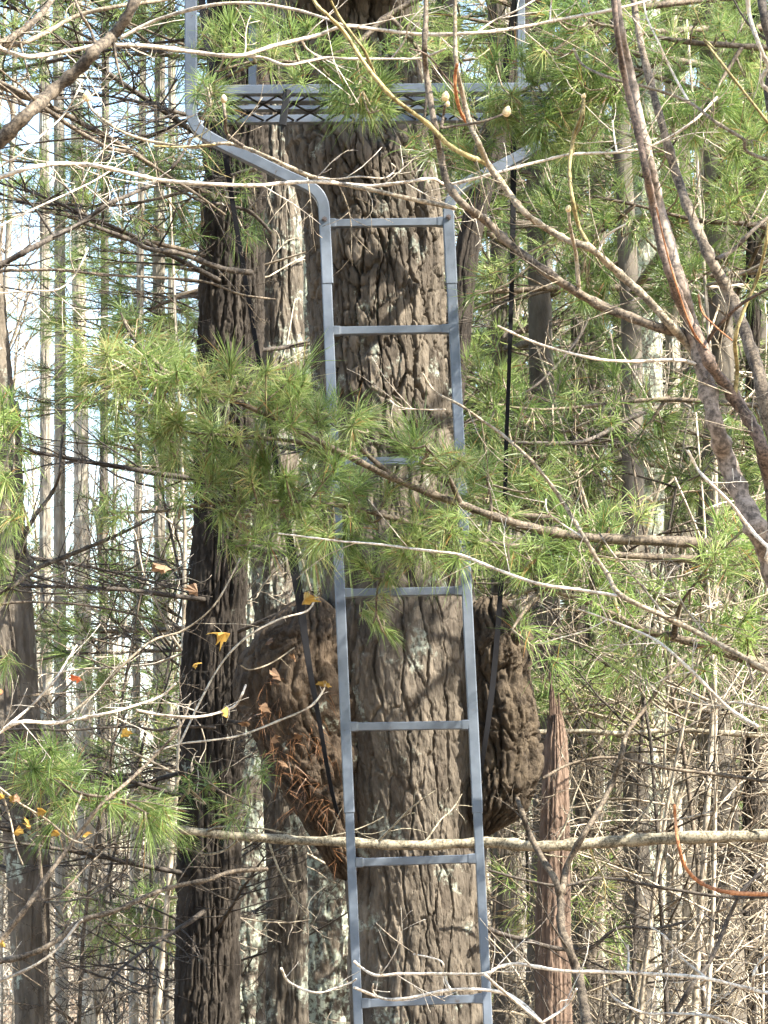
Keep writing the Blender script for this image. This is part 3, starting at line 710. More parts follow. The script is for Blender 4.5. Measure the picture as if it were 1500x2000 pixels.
# saplings of the understorey
def sapling_mesh(seed):
    rn = random.Random(seed); mb = MB(); H = rn.uniform(3.0, 5.0)
    pts, rad = wander(Vector((0, 0, -0.1)), Vector((0, 0, 1)), H, 10, 0.016, 0.004, 0.07, 0.01, rn); mb.tube(pts, rad, 5)
    for k in range(22):
        t = 0.12+0.86*(k+rn.random())/22; i = min(int(t*10), 9); a = rn.uniform(0, 6.28)
        spray(mb, pts[i], Vector((math.cos(a), math.sin(a), rn.uniform(0.0, 0.7))), rn.uniform(0.5, 1.2), 0.006, 2, rn, 3, 0.34, 0.0, 4, rmin=0.0016)
    return mb.mesh('sapling')
SAP = [sapling_mesh(500+i) for i in range(5)]
for i, s_ in enumerate(SAP): s_.materials.append(M[['t_far', 't_brown', 't_tan', 't_far', 't_dark'][i]])
for i in range(112):
    Y = 10.9+24*(i/112)**1.3; px = rng.uniform(-80, 1580)
    if px < 370 and i % 3 == 0: px += rng.uniform(600, 1150)
    if Y < 13 and 480 < px < 1010: px += 560 if px > 720 else -520
    o = obj('bare_sapling', SAP[i % 5], None, None, Vector((at(px, 1500, Y).x, Y, 0)))
    o.rotation_euler = (0, 0, rng.uniform(0, 6.28)); s_ = rng.uniform(0.7, 1.2); o.scale = (s_, s_, s_)
    tag(o, 'thin bare sapling in the tangle behind the stand', 'sapling', 'bare saplings of the understorey')
# the wood beyond, one mass
def far_mass():
    mb = MB(); rn = random.Random(77)
    for i in range(560):
        Y = rn.uniform(75, 160); x = rn.uniform(-0.17, 0.17)*Y; H = rn.uniform(4, 8) if i % 9 else rn.uniform(10, 17); r = rn.uniform(0.06, 0.14)
        p = [Vector((x+rn.uniform(-0.3, 0.3)*k, Y, H*k/4-0.6)) for k in range(5)]; mb.tube(p, [r*(1-0.18*k) for k in range(5)], 5)
        for k in range(9):
            z = H*rn.uniform(0.08, 0.95); q = p[0].lerp(p[4], z/H); a = rn.uniform(0, 6.28)
            e = q+Vector((math.cos(a)*rn.uniform(0.8, 2.4), math.sin(a), rn.uniform(0.3, 2.4))); mm = q.lerp(e, 0.5)+Vector((rn.uniform(-.3, .3), 0, rn.uniform(-.3, .1)))
            mb.tube([q, mm, e], [0.045, 0.028, 0.012], 3, cap=False)
    for i in range(240):
        Y = rn.uniform(42, 90); x = rn.uniform(-0.17, 0.17)*Y; H = rn.uniform(1.6, 4.2); r = rn.uniform(0.012, 0.035)
        p = [Vector((x+rn.uniform(-0.15, 0.15)*k, Y, H*k/4-0.6)) for k in range(5)]; mb.tube(p, [r*(1-0.18*k) for k in range(5)], 4)
        for k in range(9):
            z = H*rn.uniform(0.05, 0.95); q = p[0].lerp(p[4], z/H); a = rn.uniform(0, 6.28)
            e = q+Vector((math.cos(a)*rn.uniform(0.4, 1.2), math.sin(a), rn.uniform(-0.1, 1.0))); mm = q.lerp(e, 0.5)+Vector((rn.uniform(-.2, .2), 0, rn.uniform(-.2, .1)))
            mb.tube([q, mm, e], [0.012, 0.009, 0.005], 3, cap=False)
    tag(obj('far_woods', mb.mesh('far woods'), M['far']), 'mass of bare grey trunks closing the far woods', 'woods', kind='stuff')
far_mass()

# ================================================================== NEAR BRANCHES AND SAPLINGS (traced)
def path(pts, Y0, Y1=None):
    n = len(pts); Y1 = Y0 if Y1 is None else Y1
    return [at(p[0], p[1], Y0+(Y1-Y0)*i/(n-1)+ (0.03*math.sin(i*2.1))) for i, p in enumerate(pts)]
PINE_AT = Vector((1.72, 9.95, 0)); LEFT_AT = Vector((-1.5, 7.3, 0)); RIGHT_AT = Vector((1.45, 5.9, 0))
def host(p, q, anchor):
    """point on a trunk beside the frame that a limb end p (coming from q) grows out of"""
    a = anchor.copy(); d = (p-q); k = (a-p); k.z = 0
    sl = d.z/max(0.05, math.hypot(d.x, d.y)); a.z = max(0.4, p.z+max(-0.5, min(0.5, sl))*k.length*0.6); return a
def limb_mesh(pts, Y0, Y1, w0, w1, off, sides=9, sub=6, jit=0.09, name='branch', ends=False):
    Q = path(pts, Y0, Y1)
    if ends:
        if pts[0][0] < -40: Q.insert(0, host(Q[0], Q[1], LEFT_AT))
        if pts[-1][0] < -40: Q.append(host(Q[-1], Q[-2], LEFT_AT))
        an = RIGHT_AT if Q[-1].y < 7.6 else PINE_AT
        if pts[-1][0] > 1500 and Q[-1].y < 11: Q.append(host(Q[-1], Q[-2], an))
        an = RIGHT_AT if Q[0].y < 7.6 else PINE_AT
        if pts[0][0] > (1280 if ends == 'bough' else 1500) and Q[0].y < 11: Q.insert(0, host(Q[0], Q[1], an))
    P = smooth_path(Q, sub); n = len(P)
    R = [0.5*(w0+(w1-w0)*i/(n-1))*mpp(P[i].y)*(1+0.07*math.sin(i*1.7)+0.05*math.sin(i*0.6+1)+(0.22 if i % 7 == 3 else 0)) for i in range(n)]
    mb = MB(); mb.tube(P, R, sides, off, jit=jit); return mb, P, R
def side_twigs(parent, P, R, off, n, L, m, rn, level=1, t0=0.1, t1=0.95, plane=0.6, sides=4):
    for k in range(n):
        t = t0+(t1-t0)*(k+rn.random())/n; i = min(int(t*(len(P)-1)), len(P)-2); a = (P[i+1]-P[i]).normalized()
        s_ = Vector((rn.gauss(0, 1), rn.gauss(0, plane), rn.gauss(0, 1))); s_ = (s_-a*s_.dot(a)).normalized()
        mb = MB(); spray(mb, P[i], a*rn.uniform(0.4, 1.0)+s_*0.8, L*rn.uniform(0.5, 1.2), min(0.0042, max(0.0013, R[i]*0.33)), level, rn, sides, 0.16, 0.02, 4, None, off, 0.0007)
        obj('twig', mb.mesh('twig'), M[m], parent)
def branch(name, label, pts, Y0, Y1, w0, w1, m, twigs=0, tl=0.25, cat='branch', extra=(), group=None, seed=0, level=1):
    """one branch: traced stem, traced forks (part of it) and small grown twigs"""
    rn = random.Random(seed*7+len(label)); off = at(pts[0][0], pts[0][1], Y0)
    t_ = thing(name, label, cat, off, group)
    mb, P, R = limb_mesh(pts, Y0, Y1, w0, w1, off, ends=(cat == 'branch')); obj('stem', mb.mesh('stem'), M[m], t_)
    if twigs: side_twigs(t_, P, R, off, twigs, tl, m, rn, level)
    for e in extra:
        ep, ew0, ew1 = e[0], e[1], e[2]; em = e[3] if len(e) > 3 else m
        Ya = min(P, key=lambda q: (q-at(ep[0][0], ep[0][1], q.y)).length).y
        Yb = Ya+rn.uniform(-0.15, 0.15)
        if len(e) > 4: Yb = e[4]
        mb, P2, R2 = limb_mesh(ep, Ya, Yb, ew0, ew1, off, 6); obj('fork', mb.mesh('fork'), M[em], t_)
        side_twigs(t_, P2, R2, off, max(1, twigs//3) if twigs else 0, tl*0.7, em, rn, 0)
    t_['_y'] = 0; del t_['_y']
    return t_, off
def bud(parent, off, px, py, Y, r, up=Vector((0, 0, 1))):
    c = at(px, py, Y)-off; r = r*mpp(Y); mb = MB()
    pr = [(-1.15, 0.35), (-0.9, 0.7), (-0.5, 0.95), (0, 1.0), (0.5, 0.82), (0.95, 0.5), (1.35, 0.12)]
    mb.tube([c+up*(a*r) for a, b in pr], [b*r for a, b in pr], 10, jit=0.05); obj('bud', mb.mesh('bud'), M['bud'], parent)
LEAFP = [(0, 0), (0.16, 0.07), (0.40, 0.02), (0.42, 0.22), (0.66, 0.34), (0.50, 0.50), (0.48, 0.66), (0.30, 0.66), (0.16, 0.94), (0, 0.88)]
def leaf_mesh(seed, fold=0.5):
    rn = random.Random(seed); P = [(x*rn.uniform(0.85, 1.15), y*rn.uniform(0.9, 1.1)) for x, y in LEAFP]
    pts = P + [(-x*rn.uniform(0.85, 1.1), y) for x, y in reversed(P[1:-1])]
    V = [Vector((0, 0.35, 0))]+[Vector((x, y, fold*abs(x)*0.7+rn.uniform(-0.12, 0.12)-0.35*(y-0.4)**2)) for x, y in pts]
    V[0].z = -0.05; n = len(pts); rl = rn.uniform(0.5, 1.6)
    V = [Vector((v.x, v.y*math.cos(rl*v.y*0.6), v.z+v.y*math.sin(rl*v.y)*0.7)) for v in V]
    me = bpy.data.meshes.new('leaf'); me.from_pydata(V, [], [(0, 1+i, 1+(i+1) % n) for i in range(n)])
    a = me.attributes.new('tint', 'FLOAT', 'POINT'); a.data.foreach_set('value', [rn.random() for _ in range(n+1)])
    return me
LEAFY = {k: [leaf_mesh(600+j+i*9, 0.8+0.35*i) for i in range(4)] for j, k in enumerate(('leaf_yel', 'leaf_red', 'leaf_brown'))}
for k, l in LEAFY.items():
    for me in l: me.materials.append(M[k])
def leaf(parent, off, px, py, Y, wpx, kind, seed):
    rn = random.Random(seed); o = obj('leaf', LEAFY[kind][seed % 4], None, parent, at(px, py, Y)-off)
    s_ = wpx*rn.uniform(0.7, 1.0)*mpp(Y); o.scale = (s_, s_, s_); o.rotation_euler = (rn.uniform(0.9, 2.4), rn.uniform(-0.6, 0.6), rn.uniform(-2.6, 2.6)); return o

BR = branch
def host_tree(name, label, a, r, H, m):
    t_ = thing(name, label, 'tree', a); mb = MB()
    mb.tube([Vector((0.03*math.sin(i*1.3), 0.03*math.cos(i*1.9), H*i/9-0.1)) for i in range(10)], [r*(1.15-0.07*i) for i in range(10)], 14, jit=0.03); obj('trunk', mb.mesh('trunk'), M[m], t_)
host_tree('white_pine', 'stout pine trunk that the near green boughs grow from', PINE_AT, 0.12, 11, 'pine_bark')
host_tree('young_hardwood', 'slim grey trunk that the brown and whitish branches by the sky gap grow from', LEFT_AT, 0.06, 8, 'grey_bark')
host_tree('young_hardwood', 'slim grey trunk past the pinkish young tree', RIGHT_AT, 0.05, 7, 'grey_bark')
# -- upper left
BR('tree_limb', 'thick brown diagonal limb with lichen flecks, reaching past the sky gap', [(330, -130), (290, -60), (262, 5), (240, 45), (215, 75), (185, 100), (150, 138), (100, 180), (50, 226), (0, 275), (-70, 340), (-160, 430)], 6.2, 6.0, 20, 31, 't_brown', 3, 0.25,
   extra=[([(190, 98), (178, 62), (160, 30), (140, -15)], 7, 5), ([(60, 215), (20, 180), (-20, 150)], 6, 4)], seed=1)
BR('bare_branch', 'short dark branch crossing the corner above the thick diagonal limb', [(130, -50), (100, 2), (62, 45), (30, 68), (0, 86), (-90, 130)], 6.6, 6.3, 11, 16, 't_brown', 4, 0.2, seed=2)
BR('bare_branch', 'tan curved twig arching over the thick diagonal limb', [(-60, 110), (0, 92), (50, 82), (100, 58), (150, 31), (230, 12), (330, -2), (420, -25)], 6.4, 6.8, 12, 7, 't_tan', 5, 0.22, seed=3)
BR('bare_branch', 'long whitish forking twig above the platform of the stand', [(-70, 70), (0, 95), (40, 108), (80, 109), (170, 93), (230, 88), (300, 91), (380, 102), (465, 109), (540, 88), (620, 69), (673, 51), (740, 58), (823, 67), (920, 65), (1000, 56), (1100, 37), (1200, 18), (1290, -6), (1400, -40)], 6.3, 6.9, 10, 6, 't_pale', 9, 0.20,
   extra=[([(465, 109), (513, 112), (556, 127), (600, 120), (640, 113), (684, 115), (764, 115), (823, 113), (870, 95)], 6, 4), ([(234, 75), (308, 38), (413, 10), (500, 7), (590, 22), (673, 50)], 8, 5), ([(764, 115), (790, 80), (800, 45), (830, 10)], 4, 3),
          ([(930, 65), (965, 40), (1010, 20), (1060, -10)], 4, 3), ([(1074, 42), (1076, 10), (1078, -15)], 4, 3), ([(590, 80), (605, 100), (650, 118)], 4, 3)], seed=4)
t_, o_ = BR('bare_branch', 'pale twig with round tan bud crossing the curved side arm', [(171, 198), (182, 217), (217, 245), (259, 266), (315, 280), (378, 287), (434, 280), (470, 286), (520, 305), (599, 341), (660, 358), (727, 371), (810, 390), (892, 407)], 6.6, 6.25, 5, 9, 't_tan', 7, 0.2,
   extra=[([(478, 288), (444, 262), (440, 230), (437, 203)], 7, 7, 't_brown'), ([(599, 341), (650, 350), (700, 345), (750, 348), (772, 330), (765, 320)], 4, 3, 't_pale')], seed=5)
bud(t_, o_, 170, 188, 6.6, 9.5); bud(t_, o_, 437, 193, 6.45, 7)
BR('bare_branch', 'long pale yellowish twig sweeping below the platform across the trunk', [(-90, 372), (0, 346), (50, 330), (105, 320), (160, 321), (196, 325), (260, 340), (315, 352), (400, 359), (500, 362), (560, 357), (620, 355), (680, 360), (727, 363), (790, 356), (844, 349), (876, 360), (956, 341), (1000, 329), (1060, 314), (1119, 301), (1210, 297), (1280, 282), (1353, 238), (1400, 190)], 6.2, 6.5, 9, 5, 't_pale', 12, 0.17,
   extra=[([(300, 285), (365, 287), (420, 282)], 4, 3, 't_yel'), ([(1205, 297), (1200, 270), (1196, 235)], 4, 3), ([(1119, 301), (1122, 270), (1138, 240), (1141, 195)], 5, 4, 't_yel')], seed=6)
BR('dead_branch', 'dark dead branch rising from the left towards the curved side arm', [(-80, 560), (0, 518), (52, 490), (105, 462), (161, 434), (210, 399), (259, 378), (308, 353), (350, 311), (372, 270)], 8.2, 8.6, 15, 5, 't_dark', 10, 0.32,
   extra=[([(154, 432), (200, 448), (245, 465), (290, 486), (343, 493), (385, 507), (437, 525), (490, 532)], 8, 12, 't_dark', 9.4), ([(105, 462), (70, 410), (40, 380), (10, 350)], 5, 3), ([(161, 434), (140, 380), (100, 340)], 4, 3)], seed=7, level=2)
BR('dead_branch', 'brown dead branch sloping down through the pale sky gap', [(-70, 130), (0, 161), (52, 187), (115, 231), (157, 259), (215, 290), (260, 300), (330, 345), (385, 380), (440, 420)], 8.0, 8.6, 11, 5, 't_brown', 8, 0.3, seed=8, level=2)
BR('bare_branch', 'thin whitish twig rising through the gap beside the dead branch', [(-60, 470), (0, 441), (70, 406), (147, 371), (196, 346), (250, 310)], 6.5, 6.8, 5, 2.5, 't_pale', 4, 0.16, seed=9)
BR('bare_branch', 'slim straight pale twig pointing up to the round bud', [(-60, 370), (0, 325), (35, 305), (87, 259), (122, 227), (150, 182), (158, 160)], 6.4, 6.6, 6, 3, 't_pale', 3, 0.14, seed=10)
BR('bare_branch', 'curling pale twig hanging left of the furrowed pine', [(-50, 560), (0, 572), (60, 568), (110, 566), (140, 545), (160, 512), (172, 485)], 6.6, 6.9, 4, 3, 't_pale', 4, 0.14, seed=11)
BR('dead_branch', 'level thin dead branch low across the sky gap', [(-80, 520), (20, 528), (110, 527), (200, 536), (300, 542), (400, 550), (470, 575), (540, 585)], 8.6, 9.0, 7, 4, 't_brown', 9, 0.25, seed=12, level=2)
BR('dead_branch', 'drooping dark dead branch touching the furrowed pine', [(300, 350), (350, 372), (400, 395), (440, 400), (490, 415), (530, 455)], 9.4, 9.9, 5, 8, 't_dark', 8, 0.24, seed=13, level=2)
# -- right sapling and its limbs
rs, ro = BR('young_hardwood', 'pinkish tan bare young tree with many stems arching over the stand', [(1760, 2900), (1700, 2300), (1640, 1700), (1570, 1290), (1510, 1110), (1480, 1040), (1450, 975), (1420, 900), (1398, 830), (1378, 740), (1352, 640), (1330, 560), (1308, 480), (1287, 400), (1268, 310), (1250, 230), (1232, 140), (1213, 50), (1200, -60), (1190, -160)], 6.3, 6.3, 54, 8, 't_pink', 0, cat='tree', seed=20,
   extra=[([(1520, 1130), (1506, 960), (1490, 880), (1470, 832), (1430, 770), (1388, 712), (1366, 662), (1337, 610), (1310, 540), (1290, 470), (1275, 400), (1263, 340), (1244, 250), (1222, 160), (1205, 60), (1195, -60)], 30, 10, 't_red', 6.1),
          ([(1560, 1270), (1530, 960), (1492, 770), (1462, 668), (1430, 585), (1388, 505), (1352, 425), (1322, 345), (1292, 240), (1258, 112), (1240, 20), (1230, -60)], 31, 11, 't_brown', 6.9),
          ([(1370, 660), (1340, 651), (1290, 640), (1220, 615), (1160, 590), (1080, 540), (1000, 480), (950, 432), (908, 402), (875, 360), (860, 300), (850, 250), (841, 200), (832, 140), (829, 90), (832, 30), (830, -60)], 21, 10, 't_brown', 6.2),
          ([(1375, 712), (1340, 670), (1308, 633), (1260, 580), (1210, 535), (1154, 486), (1110, 470), (1070, 448), (1030, 420), (1000, 385), (956, 325), (935, 280), (919, 245), (905, 190), (892, 133), (889, 60), (889, -60)], 18, 8, 't_tan', 6.2),
          ([(1000, 385), (956, 325), (915, 305), (876, 283), (833, 240), (764, 187), (711, 123), (673, 64), (640, 30), (615, 5), (590, -50)], 11, 7, 't_yel', 6.0),
          ([(764, 187), (735, 150), (712, 100), (690, 70), (655, 20), (630, -40)], 7, 5, 't_yel', 6.1),
          ([(919, 245), (900, 220), (890, 180), (889, 145), (893, 125)], 8, 6, 't_orange', 6.1),
          ([(900, 185), (870, 150), (835, 108), (800, 95)], 4, 3, 't_red', 6.0),
          ([(1154, 486), (1130, 440), (1118, 390), (1112, 330), (1120, 270), (1135, 225), (1140, 190)], 9, 6, 't_yel', 6.3),
          ([(1130, 560), (1125, 500), (1115, 450), (1110, 412)], 9, 6, 't_tan', 6.1),
          ([(1170, 490), (1180, 465), (1200, 450), (1222, 438)], 5, 4, 't_pale', 6.2),
          ([(1388, 724), (1360, 712), (1332, 704), (1285, 704), (1240, 706), (1172, 702), (1100, 686), (1032, 664), (972, 636)], 8, 4, 't_pale', 6.1),
          ([(1380, 670), (1400, 640), (1440, 600), (1480, 575), (1540, 545)], 8, 6, 't_red', 6.0),
          ([(1436, 770), (1440, 720), (1436, 660), (1455, 600), (1480, 540), (1495, 480), (1500, 430)], 9, 6, 't_yel', 6.0),
          ([(1400, 505), (1430, 490), (1460, 460), (1500, 425), (1560, 380)], 9, 7, 't_brown', 6.5),
          ([(1430, 770), (1385, 690), (1350, 640), (1310, 520), (1282, 405)], 6, 3, 't_orange', 6.0),
          ([(1364, 575), (1372, 610), (1400, 640), (1430, 665)], 4, 3, 't_orange', 6.05)])
off = ro
for k, (x, y, Y, r) in enumerate([(870, 188, 6.15, 8), (874, 203, 6.15, 5), (990, 218, 6.1, 9), (1110, 408, 6.1, 6), (1140, 188, 6.3, 5)]): bud(rs, ro, x, y, Y, r, Vector((rng.uniform(-.5, .5), -0.2, 1)).normalized())
mb, P, R = limb_mesh([(862, 250), (866, 225), (869, 205)], 6.15, 6.15, 6, 5, ro); obj('twig', mb.mesh('twig'), M['t_brown'], rs)
mb, P, R = limb_mesh([(862, 250), (890, 246), (930, 240), (965, 230), (985, 222)], 6.15, 6.1, 5, 5, ro); obj('twig', mb.mesh('twig'), M['t_brown'], rs)
rn = random.Random(3)
for pts in ([(1308, 633), (1154, 486), (1000, 385), (919, 245)], [(1340, 651), (1160, 590), (1000, 480), (908, 402)], [(1287, 400), (1244, 250), (1205, 60)], [(1430, 585), (1352, 425), (1292, 240)], [(1490, 880), (1430, 770), (1366, 662)]):
    P = smooth_path(path(pts, 6.2), 5); side_twigs(rs, P, [0.004]*len(P), ro, 6, 0.24, 't_tan', rn, 1)
BR('bare_branch', 'pale twig running down over the pinkish young tree', [(1344, 880), (1362, 915), (1380, 936), (1428, 984), (1468, 1036), (1500, 1068), (1570, 1130)], 5.9, 5.9, 5, 9, 't_pale', 2, 0.12, seed=21)
BR('bare_branch', 'white twig crossing above the pinkish young tree near the dark corner stem', [(1458, -30), (1464, 30), (1480, 80), (1500, 125), (1550, 200)], 5.9, 5.9, 9, 8, 't_pale', 2, 0.12, seed=22)
BR('bare_branch', 'dark upright stem cutting the corner above the young tree', [(1560, 260), (1510, 100), (1492, 30), (1480, -40), (1460, -130)], 6.6, 6.8, 20, 16, 't_dark', 3, 0.2, seed=23)
BR('bare_branch', 'greyish twig with side spurs slanting through the pine needles', [(1120, 95), (1140, 128), (1200, 155), (1280, 175), (1346, 200), (1400, 240), (1450, 270), (1530, 320)], 6.5, 6.2, 5, 8, 't_tan', 6, 0.18, extra=[([(1346, 200), (1310, 135), (1285, 80), (1262, 30), (1255, -20)], 5, 3, 't_pale'), ([(1400, 100), (1375, 78), (1430, 150), (1500, 240)], 4, 6, 't_yel')], seed=24)
BR('bare_branch', 'long straight twig dropping diagonally right of the ladder', [(826, 730), (850, 765), (900, 792), (940, 820), (980, 848), (1030, 892), (1068, 936), (1105, 990), (1140, 1048), (1165, 1090), (1188, 1124), (1212, 1162), (1300, 1205), (1380, 1245), (1500, 1310), (1600, 1370)], 6.5, 6.2, 4, 12, 't_tan', 12, 0.22,
   extra=[([(1212, 1164), (1130, 1152), (1052, 1140), (970, 1112), (900, 1084), (850, 1077), (799, 1071), (730, 1062), (663, 1057), (600, 1049), (544, 1042)], 7, 3, 't_pale', 6.6), ([(995, 1095), (993, 1070), (1002, 1050)], 3, 2, 't_pale'), ([(870, 800), (820, 800), (780, 795), (762, 782)], 3, 2.5, 't_pale'), ([(1140, 1050), (1100, 1025), (1070, 1000), (1066, 975)], 4, 3, 't_pale'), ([(1300, 1205), (1250, 1140), (1200, 1085), (1170, 1040)], 5, 3), ([(1390, 1250), (1340, 1190), (1310, 1130)], 5, 3)], seed=25)
# -- pine limbs seen as wood
BR('dead_branch', 'thin black dead branch level behind the hanging strap', [(924, 860), (1000, 864), (1072, 866), (1140, 862), (1190, 840), (1232, 816), (1300, 790)], 10.6, 11.2, 7, 10, 't_dark', 10, 0.35, seed=26, level=2)
BR('dead_branch', 'dark fine branch rising steeply right of the hanging strap', [(930, 855), (980, 800), (1050, 750), (1090, 710), (1130, 660), (1150, 620)], 10.8, 11.2, 4, 6, 't_dark', 6, 0.25, seed=27, level=2)
BR('dead_limb', 'long weathered grey limb lying level across the burled tree', [(262, 1592), (300, 1606), (350, 1620), (450, 1632), (560, 1640), (670, 1645), (800, 1651), (950, 1646), (1050, 1653), (1150, 1648), (1250, 1640), (1350, 1636), (1500, 1632), (1620, 1628), (1800, 1640)], 9.62, 9.3, 14, 28, 't_grey', 14, 0.28, extra=[([(470, 1636), (440, 1660), (400, 1668), (350, 1655), (310, 1662)], 5, 3), ([(1150, 1650), (1165, 1690), (1180, 1720), (1182, 1770)], 4, 2, 't_yel')], seed=28, level=1)
BR('dead_branch', 'slender branch rising across the furrowed pine to a pale broken end', [(-60, 1905), (40, 1870), (84, 1853), (125, 1825), (161, 1797), (224, 1779), (301, 1744), (350, 1729), (400, 1720), (455, 1702), (522, 1697)], 8.8, 9.2, 12, 8, 't_brown', 8, 0.24, extra=[([(-20, 1925), (0, 1916), (63, 1888), (112, 1853), (150, 1807), (160, 1797)], 6, 5, 't_pale')], seed=29)
BR('bare_branch', 'straight thin branch climbing diagonally over the leaning mottled trunk', [(-60, 1915), (0, 1839), (52, 1772), (94, 1709), (147, 1639), (196, 1573), (245, 1531), (297, 1482), (350, 1422), (372, 1370)], 7.4, 7.8, 13, 4, 't_brown', 8, 0.22, seed=30)
t_, o_ = BR('maple_branch', 'whitish maple twig with a few red and golden leaves', [(-70, 1470), (0, 1429), (40, 1410), (105, 1412), (160, 1402), (210, 1393), (273, 1375), (315, 1359), (343, 1335)], 7.0, 7.2, 9, 4, 't_pale', 8, 0.2,
   extra=[([(266, 1387), (320, 1397), (374, 1401), (420, 1394), (458, 1379), (472, 1358), (480, 1338)], 6, 4), ([(0, 1429), (60, 1380), (105, 1330), (125, 1300), (150, 1260)], 6, 3), ([(110, 1412), (180, 1360), (250, 1290), (300, 1250), (360, 1230), (420, 1180), (470, 1090)], 6, 3, 't_tan', 7.3)], seed=31)
for k, (x, y, w_, kd) in enumerate([(160, 1330, 30, 'leaf_red'), (6, 1352, 26, 'leaf_red'), (446, 1240, 36, 'leaf_yel'), (240, 1440, 28, 'leaf_yel'), (441, 1402, 30, 'leaf_yel'), (378, 1300, 20, 'leaf_yel'), (330, 1115, 40, 'leaf_brown'), (385, 1165, 36, 'leaf_brown')]): leaf(t_, o_, x, y, 7.1, w_, kd, k)
t_, o_ = BR('maple_branch', 'arching pale twig ending in a yellow leaf on the leaf-caked burl', [(300, 1470), (351, 1453), (410, 1446), (470, 1436), (544, 1408), (606, 1380), (634, 1345)], 8.6, 9.1, 3.5, 4, 't_pale', 2, 0.1,
   extra=[([(351, 1453), (419, 1317), (476, 1249), (544, 1210), (600, 1193), (617, 1164)], 4, 4, 't_pale', 9.2), ([(470, 1300), (490, 1308), (530, 1295), (575, 1265)], 3, 3, 't_tan', 9.3)], seed=32)
for k, (x, y, w_, kd) in enumerate([(634, 1342, 32, 'leaf_yel'), (592, 1180, 28, 'leaf_yel')]): leaf(t_, o_, x, y, 9.12, w_, kd, k+21)
t_, o_ = BR('maple_branch', 'drooping twig hung with golden brown leaves over the mottled trunk', [(-60, 1500), (0, 1540), (40, 1570), (90, 1600), (140, 1640), (180, 1650)], 7.2, 7.4, 6, 3, 't_tan', 5, 0.18, extra=[([(0, 1540), (20, 1600), (30, 1650), (45, 1690)], 4, 3)], seed=33)
for k, (x, y, w_, kd) in enumerate([(90, 1587, 26, 'leaf_yel'), (28, 1632, 28, 'leaf_yel'), (57, 1620, 24, 'leaf_yel'), (5, 1560, 26, 'leaf_yel'), (40, 1565, 26, 'leaf_brown'), (116, 1632, 22, 'leaf_yel'), (162, 1636, 18, 'leaf_yel'), (10, 1850, 18, 'leaf_yel'), (25, 1570, 24, 'leaf_yel')]): leaf(t_, o_, x, y, 7.25, w_, kd, k+40)
BR('dead_branch', 'crooked dark branch forking upward in front of the pale far trunks', [(-70, 1180), (0, 1155), (28, 1141), (70, 1111), (121, 1090), (177, 1067), (240, 1040), (300, 1010)], 8.0, 8.4, 15, 5, 't_dark', 7, 0.28, extra=[([(70, 1111), (49, 1080), (47, 1048), (70, 1006), (103, 960), (117, 922), (119, 880), (125, 830)], 11, 4)], seed=34, level=2)
BR('dead_branch', 'thin dark branch level below the maple twig', [(-60, 1420), (60, 1424), (133, 1426), (245, 1419), (308, 1426), (353, 1419), (420, 1421)], 8.8, 9.2, 4, 6, 't_dark', 7, 0.25, seed=35, level=2)
BR('dead_branch', 'wiry dark branch level behind the golden leaves', [(-60, 1180), (40, 1176), (150, 1180), (260, 1200), (350, 1225)], 8.8, 9.5, 6, 3, 't_brown', 8, 0.28, seed=36, level=2)
# -- lower right
t_, o_ = BR('crooked_sapling', 'crooked tan sapling forking in front of the broken snag', [(1200, 2400), (1175, 2150), (1150, 2020), (1140, 1960), (1128, 1900), (1110, 1850), (1096, 1810), (1095, 1760), (1086, 1722), (1062, 1682), (1036, 1632), (1020, 1588), (1010, 1560)], 8.6, 9.2, 23, 9, 't_brown', 3, 0.2, cat='sapling',
   extra=[([(1097, 1745), (1108, 1690), (1140, 1630), (1170, 1580), (1195, 1530), (1212, 1480), (1226, 1430), (1262, 1380), (1300, 1325), (1340, 1280)], 13, 7, 't_brown', 9.2)], seed=40)
BR('orange_shoot', 'bright orange curved shoot in front of the smooth pale trunk', [(1317, 1572), (1319, 1600), (1324, 1645), (1338, 1692), (1370, 1725), (1420, 1742), (1500, 1747), (1620, 1750)], 6.3, 6.3, 5, 10, 't_orange', 0, seed=41)
BR('bare_branch', 'whitish zigzag twigs crossing the foot of the ladder', [(691, 1877), (710, 1893), (736, 1905), (782, 1902), (860, 1902), (946, 1902), (972, 1890), (1012, 1883), (1097, 1896), (1170, 1898), (1280, 1903), (1372, 1910), (1463, 1931), (1540, 1945)], 6.6, 6.3, 5, 8, 't_pale', 8, 0.16,
   extra=[([(1059, 1999), (1000, 1950), (970, 1925), (946, 1902)], 6, 6), ([(549, 1891), (566, 1919), (617, 1939), (660, 1928), (685, 1919), (696, 1912)], 5, 3), ([(691, 1928), (748, 1950), (793, 1950), (889, 1933), (991, 1942), (1059, 1999), (1100, 2060)], 5, 8), ([(1060, 1997), (1108, 1964), (1126, 1931)], 5, 4), ([(880, 1932), (866, 1905), (864, 1880), (840, 1870), (808, 1864)], 4, 3), ([(738, 1948), (728, 1935), (729, 1922)], 4, 3), ([(1500, 1865), (1480, 1885), (1472, 1905), (1470, 1930)], 6, 6), ([(1380, 1910), (1330, 1870), (1300, 1830), (1270, 1810)], 5, 3), ([(1226, 1900), (1228, 1870), (1226, 1845)], 5, 4), ([(1035, 1885), (1010, 1860), (990, 1835)], 4, 3)], seed=42)
BR('bare_branch', 'pale low twig curving in front of the lichen-speckled trunk', [(1185, 1930), (1200, 1950), (1229, 1967), (1265, 1980), (1317, 1980), (1390, 1986), (1450, 2010), (1540, 2030)], 6.4, 6.3, 4, 7, 't_pale', 4, 0.14, seed=43)
